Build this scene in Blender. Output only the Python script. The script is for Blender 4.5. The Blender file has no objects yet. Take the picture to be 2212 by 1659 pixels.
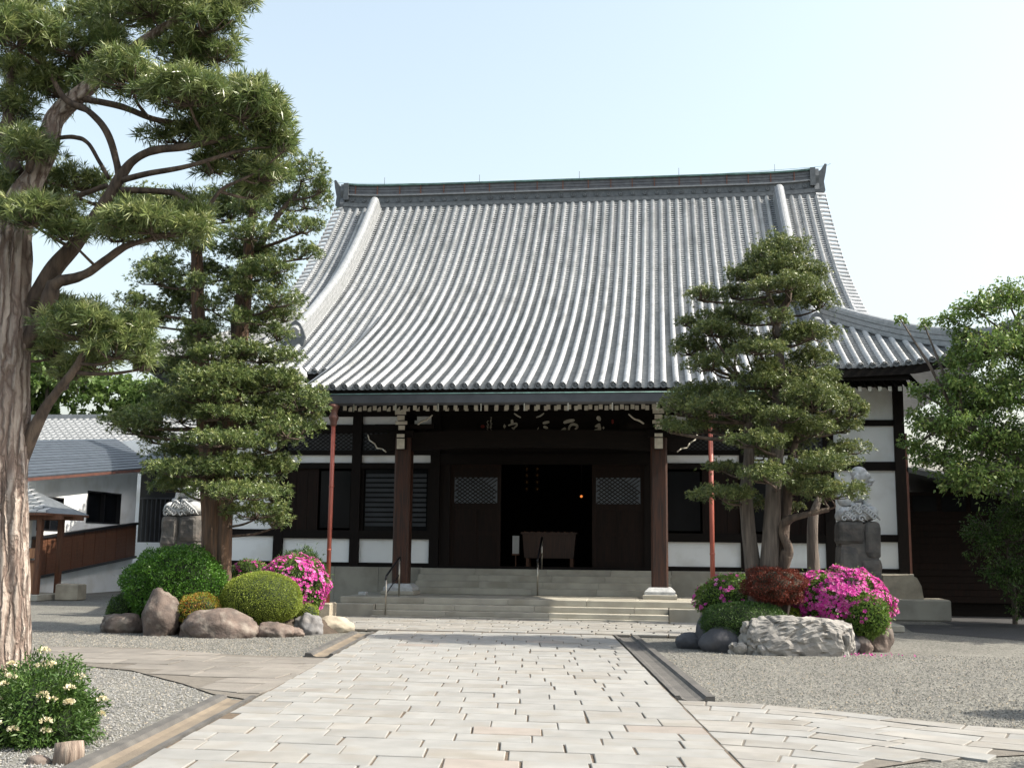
import bpy, math, random
import numpy as np
from mathutils import Vector, Matrix, noise as mnoise

random.seed(7)
RNG = np.random.default_rng(11)
scene = bpy.context.scene
COL = scene.collection
R = math.radians

# ------------------------------------------------------------------ camera
TH, TILT, ROLL = 0.13358, math.atan(354/2400.0), 0.011
fw = Vector((-math.sin(TH)*math.cos(TILT), math.cos(TH)*math.cos(TILT), math.sin(TILT)))
r0 = Vector((math.cos(TH), math.sin(TH), 0)); u0 = r0.cross(fw)
ir = r0*math.cos(ROLL)+u0*math.sin(ROLL); iu = u0*math.cos(ROLL)-r0*math.sin(ROLL)
cam_data = bpy.data.cameras.new('camera'); cam = bpy.data.objects.new('camera', cam_data); COL.objects.link(cam)
mw = Matrix((ir, iu, -fw)).transposed().to_4x4(); mw.translation = (0, 0, 1.6)
cam.matrix_world = mw
cam_data.sensor_width = 36; cam_data.lens = 2400/2212*36; cam_data.clip_start = 0.1; cam_data.clip_end = 3000
scene.camera = cam

# ------------------------------------------------------------------ sky, sun, exposure
SUN_EL = R(46); SUN_VEC = Vector((math.cos(SUN_EL)*math.cos(R(-1.5)), math.cos(SUN_EL)*math.sin(R(-1.5)), math.sin(SUN_EL)))
world = bpy.data.worlds.new('World'); scene.world = world; world.use_nodes = True
wn = world.node_tree; bg = wn.nodes['Background']
sky = wn.nodes.new('ShaderNodeTexSky'); sky.sky_type = 'NISHITA'; sky.sun_disc = False
sky.sun_elevation = SUN_EL; sky.sun_rotation = math.atan2(SUN_VEC.x, SUN_VEC.y)
sky.air_density = 1.5; sky.dust_density = 4.0; sky.ozone_density = 1.5
hz = wn.nodes.new('ShaderNodeHueSaturation'); hz.inputs['Hue'].default_value = .485; hz.inputs['Saturation'].default_value = .62   # milky, hazy blue
wn.links.new(sky.outputs[0], hz.inputs['Color']); wn.links.new(hz.outputs[0], bg.inputs[0]); bg.inputs[1].default_value = 0.15
sd = bpy.data.lights.new('sun', 'SUN'); sun = bpy.data.objects.new('sun', sd); COL.objects.link(sun)
sd.energy = 4.4; sd.angle = R(0.53); sd.color = (1.0, 0.93, 0.80)
sun.rotation_euler = SUN_VEC.to_track_quat('Z', 'Y').to_euler(); sun.location = (20, -5, 30)
vs = scene.view_settings
vs.view_transform = 'Standard'; vs.look = 'None'; vs.gamma = 1; vs.use_curve_mapping = False; vs.exposure = 0.95

# ------------------------------------------------------------------ materials
MATS = {}
def mat(name, c1, c2=None, scale=6, rough=.75, bump=0., bscale=40, stretch=(1, 1, 1), orand=0., metal=0., spec=.5, detail=4, contrast=(.35, .65), c3=None, c3scale=1.2, c3amt=.5):
    m = bpy.data.materials.new(name); m.use_nodes = True; n = m.node_tree.nodes; l = m.node_tree.links
    p = n['Principled BSDF']; p.inputs['Roughness'].default_value = rough; p.inputs['Metallic'].default_value = metal
    p.inputs['Specular IOR Level'].default_value = spec
    if c2 is None: c2 = tuple(v*.82 for v in c1)
    tc = n.new('ShaderNodeTexCoord'); mp = n.new('ShaderNodeMapping'); mp.inputs['Scale'].default_value = stretch
    oi = n.new('ShaderNodeObjectInfo'); add = n.new('ShaderNodeVectorMath'); add.operation = 'ADD'
    mul = n.new('ShaderNodeVectorMath'); mul.operation = 'SCALE'; mul.inputs[3].default_value = 37.0
    cmb = n.new('ShaderNodeCombineXYZ'); l.new(oi.outputs['Random'], cmb.inputs[0]); l.new(oi.outputs['Random'], cmb.inputs[1])
    l.new(cmb.outputs[0], mul.inputs[0]); l.new(tc.outputs['Object'], add.inputs[0]); l.new(mul.outputs[0], add.inputs[1]); l.new(add.outputs[0], mp.inputs[0])
    nz = n.new('ShaderNodeTexNoise'); nz.inputs['Scale'].default_value = scale; nz.inputs['Detail'].default_value = detail; l.new(mp.outputs[0], nz.inputs[0])
    rp = n.new('ShaderNodeValToRGB'); rp.color_ramp.elements[0].position, rp.color_ramp.elements[1].position = contrast
    rp.color_ramp.elements[0].color = (*c1, 1); rp.color_ramp.elements[1].color = (*c2, 1); l.new(nz.outputs[0], rp.inputs[0])
    out = rp.outputs[0]
    if c3:
        n3 = n.new('ShaderNodeTexNoise'); n3.inputs['Scale'].default_value = c3scale; n3.inputs['Detail'].default_value = 6; l.new(mp.outputs[0], n3.inputs[0])
        r3 = n.new('ShaderNodeValToRGB'); r3.color_ramp.elements[0].position = .5; r3.color_ramp.elements[1].position = .68
        r3.color_ramp.elements[0].color = (0, 0, 0, 1); r3.color_ramp.elements[1].color = (c3amt, c3amt, c3amt, 1); l.new(n3.outputs[0], r3.inputs[0])
        mx3 = n.new('ShaderNodeMix'); mx3.data_type = 'RGBA'; l.new(r3.outputs[0], mx3.inputs[0]); l.new(out, mx3.inputs[6]); mx3.inputs[7].default_value = (*c3, 1); out = mx3.outputs[2]
    if orand:
        mr = n.new('ShaderNodeMapRange'); mr.inputs[3].default_value = 1-orand; mr.inputs[4].default_value = 1+orand; l.new(oi.outputs['Random'], mr.inputs[0])
        hs = n.new('ShaderNodeHueSaturation'); l.new(mr.outputs[0], hs.inputs['Value']); l.new(out, hs.inputs['Color']); out = hs.outputs[0]
    l.new(out, p.inputs['Base Color'])
    if bump:
        nb = n.new('ShaderNodeTexNoise'); nb.inputs['Scale'].default_value = bscale; nb.inputs['Detail'].default_value = 5; l.new(mp.outputs[0], nb.inputs[0])
        b = n.new('ShaderNodeBump'); b.inputs['Strength'].default_value = bump; b.inputs['Distance'].default_value = .02; l.new(nb.outputs[0], b.inputs['Height']); l.new(b.outputs[0], p.inputs['Normal'])
    MATS[name] = m; return m

def leafmat(name, stops, rough=.45, transl=.28, spec=.4):
    m = bpy.data.materials.new(name); m.use_nodes = True; n = m.node_tree.nodes; l = m.node_tree.links
    p = n['Principled BSDF']; p.inputs['Roughness'].default_value = rough; p.inputs['Specular IOR Level'].default_value = spec
    a = n.new('ShaderNodeAttribute'); a.attribute_name = 'rnd'
    rp = n.new('ShaderNodeValToRGB'); el = rp.color_ramp.elements
    while len(el) < len(stops): el.new(.5)
    for e, (pos, c) in zip(el, stops): e.position = pos; e.color = (*c, 1)
    l.new(a.outputs['Fac'], rp.inputs[0]); l.new(rp.outputs[0], p.inputs['Base Color'])
    t = n.new('ShaderNodeBsdfTranslucent'); l.new(rp.outputs[0], t.inputs[0])
    mx = n.new('ShaderNodeMixShader'); mx.inputs[0].default_value = transl
    l.new(p.outputs[0], mx.inputs[1]); l.new(t.outputs[0], mx.inputs[2]); l.new(mx.outputs[0], n['Material Output'].inputs[0])
    MATS[name] = m; return m

def barkmat(name, c1, c2, crack, sc=(7, 7, 1.1), dist=.06):
    m = mat(name, c1, c2, 5, .9, 0, 10, (4, 4, .7)); n = m.node_tree.nodes; l = m.node_tree.links; p = n['Principled BSDF']
    base = p.inputs['Base Color'].links[0].from_socket
    tc = n.new('ShaderNodeTexCoord'); nz = n.new('ShaderNodeTexNoise'); nz.inputs['Scale'].default_value = 3.0; nz.inputs['Detail'].default_value = 4; l.new(tc.outputs['Object'], nz.inputs[0])
    ad = n.new('ShaderNodeVectorMath'); ad.operation = 'MULTIPLY_ADD'; l.new(nz.outputs['Color'], ad.inputs[0]); ad.inputs[1].default_value = (.16, .16, .5); l.new(tc.outputs['Object'], ad.inputs[2])
    mp = n.new('ShaderNodeMapping'); mp.inputs['Scale'].default_value = sc; l.new(ad.outputs[0], mp.inputs[0])
    vo = n.new('ShaderNodeTexVoronoi'); vo.feature = 'DISTANCE_TO_EDGE'; vo.inputs['Scale'].default_value = 1.6; l.new(mp.outputs[0], vo.inputs[0])
    rp = n.new('ShaderNodeValToRGB'); rp.color_ramp.elements[0].position = .02; rp.color_ramp.elements[1].position = .22; l.new(vo.outputs['Distance'], rp.inputs[0])
    mx = n.new('ShaderNodeMix'); mx.data_type = 'RGBA'; l.new(rp.outputs[0], mx.inputs[0]); mx.inputs[6].default_value = (*crack, 1); l.new(base, mx.inputs[7]); l.new(mx.outputs[2], p.inputs['Base Color'])
    fn_ = n.new('ShaderNodeTexNoise'); fn_.inputs['Scale'].default_value = 26; fn_.inputs['Detail'].default_value = 6; l.new(mp.outputs[0], fn_.inputs[0])
    sm = n.new('ShaderNodeMath'); sm.operation = 'MULTIPLY_ADD'; l.new(fn_.outputs[0], sm.inputs[0]); sm.inputs[1].default_value = .45; l.new(rp.outputs[0], sm.inputs[2])
    b = n.new('ShaderNodeBump'); b.inputs['Strength'].default_value = 1.0; b.inputs['Distance'].default_value = dist; l.new(sm.outputs[0], b.inputs['Height']); l.new(b.outputs[0], p.inputs['Normal'])
barkmat('bark_old', (.50, .43, .375), (.36, .29, .245), (.20, .145, .118), (6.5, 6.5, .42))
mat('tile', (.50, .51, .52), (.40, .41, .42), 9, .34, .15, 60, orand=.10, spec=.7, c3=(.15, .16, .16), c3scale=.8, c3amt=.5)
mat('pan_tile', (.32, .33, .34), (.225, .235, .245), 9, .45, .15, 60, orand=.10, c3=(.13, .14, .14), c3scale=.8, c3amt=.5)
mat('ridge_tile', (.27, .28, .29), (.20, .21, .215), 9, .4, .15, 60, orand=.05)
mat('tile_dark', (.11, .12, .128), (.07, .078, .085), 8, .45, .1, 50, orand=.1)
mat('verdigris', (.16, .30, .27), (.10, .17, .16), 6, .6, .05)
mat('copper_strap', (.17, .07, .04), (.10, .04, .03), 12, .6)
mat('gutter_metal', (.055, .058, .065), (.035, .038, .045), 3, .45)
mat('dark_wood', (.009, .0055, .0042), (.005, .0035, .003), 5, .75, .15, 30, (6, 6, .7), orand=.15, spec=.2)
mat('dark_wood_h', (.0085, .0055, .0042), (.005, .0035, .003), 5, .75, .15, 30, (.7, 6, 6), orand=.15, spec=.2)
mat('column_wood', (.06, .018, .007), (.016, .0065, .004), 4, .6, .2, 25, (9, 9, .5))
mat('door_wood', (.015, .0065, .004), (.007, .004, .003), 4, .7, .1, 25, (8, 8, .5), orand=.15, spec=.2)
mat('brown_wood', (.13, .05, .022), (.07, .028, .013), 4, .6, .15, 25, (8, 8, .7), orand=.12)
mat('light_wood', (.34, .17, .085), (.22, .10, .05), 4, .65, .15, 25, (8, 8, .6), orand=.1)
mat('plaster', (.87, .885, .885), (.81, .825, .83), 1.3, .9, .05, 120, orand=.04, c3=(.66, .65, .60), c3scale=1.3, c3amt=.55)
mat('white_paint', (.66, .63, .54), (.52, .49, .41), 8, .75, .1, 60)
mat('granite_step', (.37, .35, .295), (.285, .27, .23), 2.2, .8, .25, 160, orand=.10, c3=(.25, .23, .18), c3scale=1.1, c3amt=.6)
mat('granite_path', (.245, .243, .232), (.202, .201, .192), 3.5, .85, .3, 130, orand=.08, c3=(.205, .19, .165), c3scale=2.2, c3amt=.65)
mat('granite_warm', (.245, .236, .217), (.198, .191, .177), 3.5, .85, .3, 130, orand=.10, c3=(.18, .162, .135), c3scale=2.0, c3amt=.65)
mat('granite_pink', (.25, .222, .197), (.21, .186, .165), 5, .85, .3, 150, orand=.07)
mat('flagstone', (.185, .170, .150), (.14, .128, .113), 2.5, .85, .5, 30, orand=.14, c3=(.19, .17, .15), c3scale=3, c3amt=.6)
mat('joint_sand', (.12, .09, .06), (.075, .055, .04), 14, .95, .4, 90)
mat('gutter_sand', (.185, .150, .108), (.125, .102, .077), 3, .9, .3, 60, c3=(.16, .13, .10), c3scale=1.5)
mat('gutter_lip', (.095, .09, .083), (.062, .059, .056), 4, .85, .4, 70)
mat('asphalt', (.038, .038, .040), (.026, .026, .028), 30, .9, .3, 120)
mat('soil', (.075, .055, .04), (.04, .03, .022), 8, .95, .6, 40)
mat('rock_brown', (.145, .108, .09), (.072, .056, .049), 4, .85, .9, 16, orand=.15, c3=(.23, .20, .17), c3scale=5, c3amt=.7)
mat('rock_grey', (.165, .16, .16), (.10, .10, .105), 3, .8, .45, 22, orand=.15, c3=(.2, .17, .145), c3scale=3)
mat('rock_dark', (.085, .085, .095), (.05, .05, .057), 3, .75, .4, 22, orand=.15)
mat('rock_white', (.30, .285, .265), (.19, .18, .168), 4, .85, .6, 14, c3=(.15, .145, .138), c3scale=4.5, c3amt=.85)
mat('pedestal_stone', (.095, .088, .08), (.05, .048, .047), 4, .85, .7, 12, orand=.2, c3=(.17, .14, .12), c3scale=3)
mat('statue_stone', (.46, .47, .47), (.30, .31, .32), 9, .7, .25, 40)
mat('red_pipe', (.32, .085, .055), (.24, .06, .042), 2, .5, .05, 40)
mat('rust_brown', (.12, .05, .035), (.08, .035, .028), 4, .6)
mat('steel', (.45, .42, .36), (.35, .32, .27), 4, .3, metal=.9)
mat('black_metal', (.012, .012, .014), None, 4, .4)
mat('window_dark', (.006, .007, .009), None, 3, .2, spec=.15)
mat('lattice_pane', (.075, .09, .11), (.05, .06, .075), 3, .4)
mat('bark_pale', (.29, .235, .19), (.135, .098, .076), 3.5, .9, 1.0, 9, (5, 5, .45), c3=(.06, .04, .032), c3scale=2.6, c3amt=.85)
mat('bark_limb', (.10, .072, .054), (.045, .033, .027), 4, .9, .8, 10, (4, 4, 1), c3=(.16, .12, .09), c3scale=2.2, c3amt=.6)
mat('bark_red', (.15, .085, .052), (.062, .042, .031), 4, .9, .9, 10, (5, 5, .5), c3=(.10, .07, .055), c3scale=2.5, c3amt=.7)
mat('bark_grey', (.145, .118, .098), (.07, .057, .047), 4, .9, .9, 10, (5, 5, .5), c3=(.05, .04, .033), c3scale=2.5, c3amt=.7)
mat('box_wood', (.055, .022, .011), (.03, .013, .007), 4, .6, .1, 25, (8, 8, .6))
mat('gold', (.09, .05, .015), (.05, .028, .01), 8, .4, metal=.8)  # gold in a dark, dull tone
mat('blind', (.03, .035, .042), (.02, .024, .03), 3, .6)
mat('slate_blue', (.055, .066, .082), (.034, .042, .053), 4, .5, .1, 50, orand=.1)
mat('seal_red', (.24, .03, .02), None, 4, .7)
mat('pale_sign', (.52, .53, .53), None, 4, .7)
mat('old_blue_slate', (.12, .125, .135), (.08, .085, .095), 6, .5, .1, 50, orand=.12)
mat('lichen_stone', (.40, .35, .27), (.26, .23, .18), 3, .85, .4, 30)
mat('core_shade_green', (.016, .030, .008), (.009, .017, .005), 10, .9)  # bush cores: inner shade is put into the deep green
mat('core_twig', (.05, .04, .025), (.025, .02, .013), 10, .9)
lm = mat('lamp_glow', (.8, .3, .08)); pb = lm.node_tree.nodes['Principled BSDF']
pb.inputs['Emission Color'].default_value = (1, .28, .06, 1); pb.inputs['Emission Strength'].default_value = .5

PG = [(.0, (0.044, 0.086, 0.023)), (.35, (0.105, 0.151, 0.046)), (.7, (0.219, 0.264, 0.092)), (1., (0.427, 0.433, 0.194))]
leafmat('maki_leaf', PG, .33, .30, .6)
leafmat('maki_dark', [(.0, (0.039, 0.076, 0.021)), (.4, (0.093, 0.137, 0.041)), (.75, (0.195, 0.237, 0.074)), (1., (0.379, 0.373, 0.160))], .36, .22, .55)
leafmat('maki_olive', [(.0, (0.041, 0.073, 0.021)), (.4, (0.096, 0.131, 0.039)), (.75, (0.190, 0.222, 0.071)), (1., (0.370, 0.342, 0.134))], .38, .22, .55)
leafmat('box_leaf', [(.0, (.03, .085, .012)), (.5, (.065, .165, .022)), (.9, (.13, .26, .04)), (1., (.27, .38, .12))], .35, .25)
leafmat('olive_leaf', [(.0, (.115, .165, .018)), (.5, (.215, .275, .034)), (.9, (.26, .305, .055)), (1., (.36, .26, .08))], .55, .25)
leafmat('azalea_leaf', [(.0, (.05, .11, .016)), (.5, (.115, .195, .034)), (.9, (.22, .31, .065)), (1., (.32, .36, .12))], .5, .3)
leafmat('orange_leaf', [(.0, (.09, .16, .02)), (.48, (.19, .25, .03)), (.68, (.32, .20, .03)), (.85, (.42, .13, .03))], .5, .3)
leafmat('red_leaf', [(.0, (.07, .020, .012)), (.5, (.15, .032, .02)), (.9, (.22, .055, .03)), (1., (.2, .16, .04))], .5, .3)
leafmat('low_leaf', [(.0, (.024, .058, .012)), (.5, (.052, .108, .02)), (1., (.105, .17, .036))], .5, .25)
leafmat('cherry_leaf', [(.0, (.06, .115, .026)), (.5, (.13, .205, .05)), (.85, (.235, .305, .085)), (1., (.38, .38, .14))], .38, .35)
leafmat('wood_leaf', [(.0, (.05, .10, .022)), (.5, (.10, .165, .042)), (1., (.18, .25, .07))], .5, .35)
leafmat('pink_petal', [(.0, (.44, .025, .24)), (.45, (.60, .06, .36)), (.8, (.70, .17, .47)), (1., (.80, .45, .62))], .55, .3, .2)
leafmat('white_petal', [(.0, (.58, .50, .30)), (.6, (.72, .66, .46)), (1., (.80, .76, .60))], .6, .25, .2)

# ------------------------------------------------------------------ mesh helpers
ORIG = {}
def thing(name, label, cat, loc, group=None):
    o = bpy.data.objects.new(name, None); COL.objects.link(o); o.location = loc; o.empty_display_size = .1
    o['label'] = label; o['category'] = cat
    if group: o['group'] = group
    ORIG[o] = Vector(loc); return o
def tag(o, label=None, cat=None, group=None, kind=None):
    for k, v in (('label', label), ('category', cat), ('group', group), ('kind', kind)):
        if v: o[k] = v
    return o
def link(name, me, m, parent=None, kind=None, label=None):
    o = bpy.data.objects.new(name, me); COL.objects.link(o)
    if m is not None and not me.materials: me.materials.append(MATS[m])
    if parent is not None: o.parent = parent; ORIG[o] = ORIG[parent]
    else: ORIG[o] = Vector((0, 0, 0))
    if kind: o['kind'] = kind
    if label: o['label'] = label
    return o
class MB:
    def __init__(s): s.v = []; s.f = []; s.sm = []
    def add(s, vs, fs, smooth=False):
        b = len(s.v); s.v += [tuple(v) for v in vs]; s.f += [tuple(b+i for i in f) for f in fs]; s.sm += [smooth]*len(fs); return s
    def box(s, x0, x1, y0, y1, z0, z1):
        v = [(x, y, z) for z in (z0, z1) for y in (y0, y1) for x in (x0, x1)]
        return s.add(v, [(0, 2, 3, 1), (4, 5, 7, 6), (0, 1, 5, 4), (2, 6, 7, 3), (0, 4, 6, 2), (1, 3, 7, 5)])
    def hull8(s, v):
        return s.add(v, [(0, 2, 3, 1), (4, 5, 7, 6), (0, 1, 5, 4), (2, 6, 7, 3), (0, 4, 6, 2), (1, 3, 7, 5)])
    def cbox(s, x0, x1, y0, y1, z0, z1, c=.01, jit=0.):
        # box with chamfered edges round its top and front corners
        def ring(i, z): return [(x0+i, y0+i, z), (x1-i, y0+i, z), (x1-i, y1-i, z), (x0+i, y1-i, z)]
        v = ring(c, z0)+ring(0, z0+c)+ring(0, z1-c)+ring(c, z1)
        if jit: v = [(a+random.uniform(-jit, jit), b+random.uniform(-jit, jit), d+random.uniform(-jit, jit)*.5) for a, b, d in v]
        f = [(3, 2, 1, 0), (12, 13, 14, 15)]
        for k in range(3):
            for i in range(4): f.append((4*k+i, 4*k+(i+1) % 4, 4*k+4+(i+1) % 4, 4*k+4+i))
        return s.add(v, f)
    def poly(s, pts, thick, ax='z', base=0.):
        # prism from a polygon: pts 2D, extruded along an axis
        n = len(pts); mk = {'z': lambda a, b, t: (a, b, base+t), 'y': lambda a, b, t: (a, base+t, b), 'x': lambda a, b, t: (base+t, a, b)}[ax]
        v = [mk(a, b, 0) for a, b in pts]+[mk(a, b, thick) for a, b in pts]
        f = [tuple(range(n))[::-1], tuple(range(n, 2*n))]+[(i, (i+1) % n, n+(i+1) % n, n+i) for i in range(n)]
        return s.add(v, f)
    def tube(s, pts, rad, n=8, cap=True, lump=0., smooth=True, flute=0.):
        pts = [Vector(p) for p in pts]; rings = []; up = Vector((0.01, 0, 1))
        t0 = (pts[1]-pts[0]).normalized(); a = t0.orthogonal().normalized()
        for i, p in enumerate(pts):
            t = (pts[min(i+1, len(pts)-1)]-pts[max(i-1, 0)]).normalized()
            a = (a-t*a.dot(t)).normalized(); b = t.cross(a); r = rad[i] if hasattr(rad, '__len__') else rad
            ring = []
            for k in range(n):
                an = 2*math.pi*(k+.5)/n; rr = r
                if lump:
                    d = a*math.cos(an)+b*math.sin(an)
                    rr = r*(1+lump*mnoise.noise(Vector((d.x*2.2+p.x*.6, d.y*2.2+p.y*.6, p.z*.9)))+lump*.5*mnoise.noise(Vector((d.x*5, d.y*5, p.z*2.0))))
                if flute: rr *= 1+flute*(abs(mnoise.noise(Vector((math.cos(an)*3.1, math.sin(an)*3.1, p.z*.35))))*2-.7)+flute*.5*mnoise.noise(Vector((math.cos(an)*7, math.sin(an)*7, p.z*1.3)))
                ring.append(p+a*math.cos(an)*rr+b*math.sin(an)*rr)
            rings += ring
        f = []
        for i in range(len(pts)-1):
            for k in range(n): f.append((i*n+k, i*n+(k+1) % n, (i+1)*n+(k+1) % n, (i+1)*n+k))
        if cap: f += [tuple(range(n))[::-1], tuple(range((len(pts)-1)*n, len(pts)*n))]
        return s.add(rings, f, smooth)
    def lathe(s, c, prof, n=16, axis='z'):
        v = []
        for r, z in prof:
            for k in range(n):
                a = 2*math.pi*k/n
                v.append((c[0]+r*math.cos(a), c[1]+r*math.sin(a), c[2]+z) if axis == 'z' else (c[0]+r*math.cos(a), c[1]+z, c[2]+r*math.sin(a)))
        f = []
        for i in range(len(prof)-1):
            for k in range(n): f.append((i*n+k, i*n+(k+1) % n, (i+1)*n+(k+1) % n, (i+1)*n+k))
        f += [tuple(range(n))[::-1], tuple(range((len(prof)-1)*n, len(prof)*n))]
        return s.add(v, f, True)
    def mesh(s, name, org=(0, 0, 0)):
        me = bpy.data.meshes.new(name); ox, oy, oz = org
        me.from_pydata([(x-ox, y-oy, z-oz) for x, y, z in s.v], [], s.f)
        me.polygons.foreach_set('use_smooth', s.sm); me.update(); return me
    def build(s, name, m, parent=None, kind=None, label=None):
        return link(name, s.mesh(name, ORIG[parent] if parent is not None else (0, 0, 0)), m, parent, kind, label)
def smooth_path(pts, k=4):
    P = [Vector(p[:3]) for p in pts]; Q = [p[3] if len(p) > 3 else 0 for p in pts]; out = []; rad = []
    for i in range(len(P)-1):
        p0, p1, p2, p3 = P[max(i-1, 0)], P[i], P[i+1], P[min(i+2, len(P)-1)]
        for j in range(k):
            t = j/k
            out.append(.5*((2*p1)+(p2-p0)*t+(2*p0-5*p1+4*p2-p3)*t*t+(3*p1-p0-3*p2+p3)*t**3)); rad.append(Q[i]*(1-t)+Q[i+1]*t)
    out.append(P[-1]); rad.append(Q[-1]); return out, rad
def quads_mesh(name, V, nper, org, rnd=None):
    # V: (N*nper,3) vertices, every nper of them one face
    n = len(V)//nper; me = bpy.data.meshes.new(name)
    me.vertices.add(n*nper); me.vertices.foreach_set('co', (V-np.array(org)).astype(np.float32).ravel())
    me.loops.add(n*nper); me.loops.foreach_set('vertex_index', np.arange(n*nper, dtype=np.int32))
    me.polygons.add(n); me.polygons.foreach_set('loop_start', np.arange(0, n*nper, nper, dtype=np.int32))
    me.update(calc_edges=True)
    if rnd is not None:
        a = me.attributes.new('rnd', 'FLOAT', 'FACE'); a.data.foreach_set('value', rnd.astype(np.float32))
    return me
def unit(a): return a/(np.linalg.norm(a, axis=1, keepdims=True)+1e-9)
def leaf_faces(base, direc, L, Wd, droop=.15):
    # pointed leaf: base, two sides, tip
    n = len(base); side = unit(np.cross(direc, RNG.normal(size=(n, 3))))
    L = np.broadcast_to(L, (n,))[:, None]; Wd = np.broadcast_to(Wd, (n,))[:, None]
    tip = base+direc*L; tip[:, 2] -= droop*L[:, 0]; mid = base+direc*L*.45
    return np.stack([base, mid+side*Wd*.5, tip, mid-side*Wd*.5], 1).reshape(-1, 3)
# ================================================================== ground
def gravel_mat():
    m = bpy.data.materials.new('gravel'); m.use_nodes = True; n = m.node_tree.nodes; l = m.node_tree.links
    p = n['Principled BSDF']; p.inputs['Roughness'].default_value = .9; p.inputs['Specular IOR Level'].default_value = .25
    tc = n.new('ShaderNodeTexCoord')
    vo = n.new('ShaderNodeTexVoronoi'); vo.inputs['Scale'].default_value = 42; l.new(tc.outputs['Object'], vo.inputs[0])
    sep = n.new('ShaderNodeSeparateColor'); l.new(vo.outputs['Color'], sep.inputs[0])
    rp = n.new('ShaderNodeValToRGB'); e = rp.color_ramp.elements; e[0].color = (.078, .077, .070, 1); e[1].color = (.24, .235, .218, 1)
    x = e.new(.55); x.color = (.158, .156, .145, 1); l.new(sep.outputs[0], rp.inputs[0])
    nz = n.new('ShaderNodeTexNoise'); nz.inputs['Scale'].default_value = .7; nz.inputs['Detail'].default_value = 5; l.new(tc.outputs['Object'], nz.inputs[0])
    r2 = n.new('ShaderNodeValToRGB'); r2.color_ramp.elements[0].position = .35; r2.color_ramp.elements[1].position = .7
    r2.color_ramp.elements[0].color = (.84, .83, .80, 1); r2.color_ramp.elements[1].color = (1.05, 1.04, 1.0, 1); l.new(nz.outputs[0], r2.inputs[0])
    mx = n.new('ShaderNodeMix'); mx.data_type = 'RGBA'; mx.blend_type = 'MULTIPLY'; mx.inputs[0].default_value = 1
    l.new(rp.outputs[0], mx.inputs[6]); l.new(r2.outputs[0], mx.inputs[7]); l.new(mx.outputs[2], p.inputs['Base Color'])
    b = n.new('ShaderNodeBump'); b.inputs['Strength'].default_value = .9; b.inputs['Distance'].default_value = .012; b.invert = True
    l.new(vo.outputs['Distance'], b.inputs['Height']); l.new(b.outputs[0], p.inputs['Normal'])
    MATS['gravel'] = m
gravel_mat()
mat('flag_joint', (.145, .130, .11), (.11, .098, .083), 12, .95, .4, 80)
leafmat('pebble', [(.0, (.078, .077, .07)), (.5, (.15, .148, .137)), (.85, (.25, .242, .225)), (1., (.30, .25, .18))], .85, 0.0, .3)
g = MB(); g.add([(-700, -60, 0), (700, -60, 0), (700, 1200, 0), (-700, 1200, 0)], [(0, 1, 2, 3)])
tag(g.build('ground', 'gravel'), 'grey gravel ground of the temple court', None, None, 'structure')

def pathL(y): return -3.77-.1185*(y-8.08)
def pathR(y): return .55-.1193*(y-8.77)
def paver_geo(mb, c, z0, z1, ch):
    cx = sum(p[0] for p in c)/4; cy = sum(p[1] for p in c)/4
    def ins(p, d):
        vx, vy = cx-p[0], cy-p[1]; return (p[0]+math.copysign(min(d, abs(vx)), vx), p[1]+math.copysign(min(d, abs(vy)), vy))
    v = [(x, y, z0) for x, y in c]+[(x, y, z1-ch) for x, y in c]+[(*ins(p, ch*1.3), z1+random.uniform(-.0015, .0015)) for p in c]
    f = [(8, 9, 10, 11)]
    for k in (0, 4):
        for i in range(4): f.append((k+i, k+(i+1) % 4, k+4+(i+1) % 4, k+4+i))
    mb.add(v, f)
def paver(parent, c, m, name='paving_stone', z0=.004, z1=.055, ch=.005):
    mb = MB(); paver_geo(mb, c, z0, z1+random.uniform(-.004, .004), ch); return mb.build(name, m, parent)
def bed(name, outline, m, z, label):
    o = MB().add([(x, y, z) for x, y in outline], [tuple(range(len(outline)))]).build(name, m)
    return tag(o, label, None, None, 'structure')

# main approach path: rows of granite stones between two edges that drift left
path = bed('stone_path', [(pathL(6.6), 6.6), (pathR(6.6), 6.6), (pathR(20.95), 20.95), (pathL(20.95), 20.95)], 'joint_sand', .042, 'pale granite path leading to the temple steps')
y = 6.9; row = 0; sl = -.119
while y < 20.6:
    d = random.uniform(.35, .41); y1 = min(y+d, 20.94); x = pathL(y)-random.uniform(.0, .5); xr = pathR(y)
    while x < xr-.05:
        w = random.uniform(.5, .68); x0 = max(x, pathL(y)+random.uniform(0, .03)); x1 = min(x+w, xr-.012)
        if xr-x1 < .16: x1 = xr-.012; x = xr
        gp = random.uniform(.006, .011)
        if x1-x0 > .12:
            q = lambda: random.uniform(-.006, .006)
            c = [(x0+gp+q(), y+.004+q()*.5), (x1-gp+q(), y+.004+q()*.5), (x1-gp+sl*(y1-y)+q(), y1-.004), (x0+gp+sl*(y1-y)+q(), y1-.004)]
            r = random.random(); paver(path, c, 'granite_pink' if r < .006 else ('granite_warm' if r < .15 else 'granite_path'))
        x += w
    y = y1; row += 1
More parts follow.
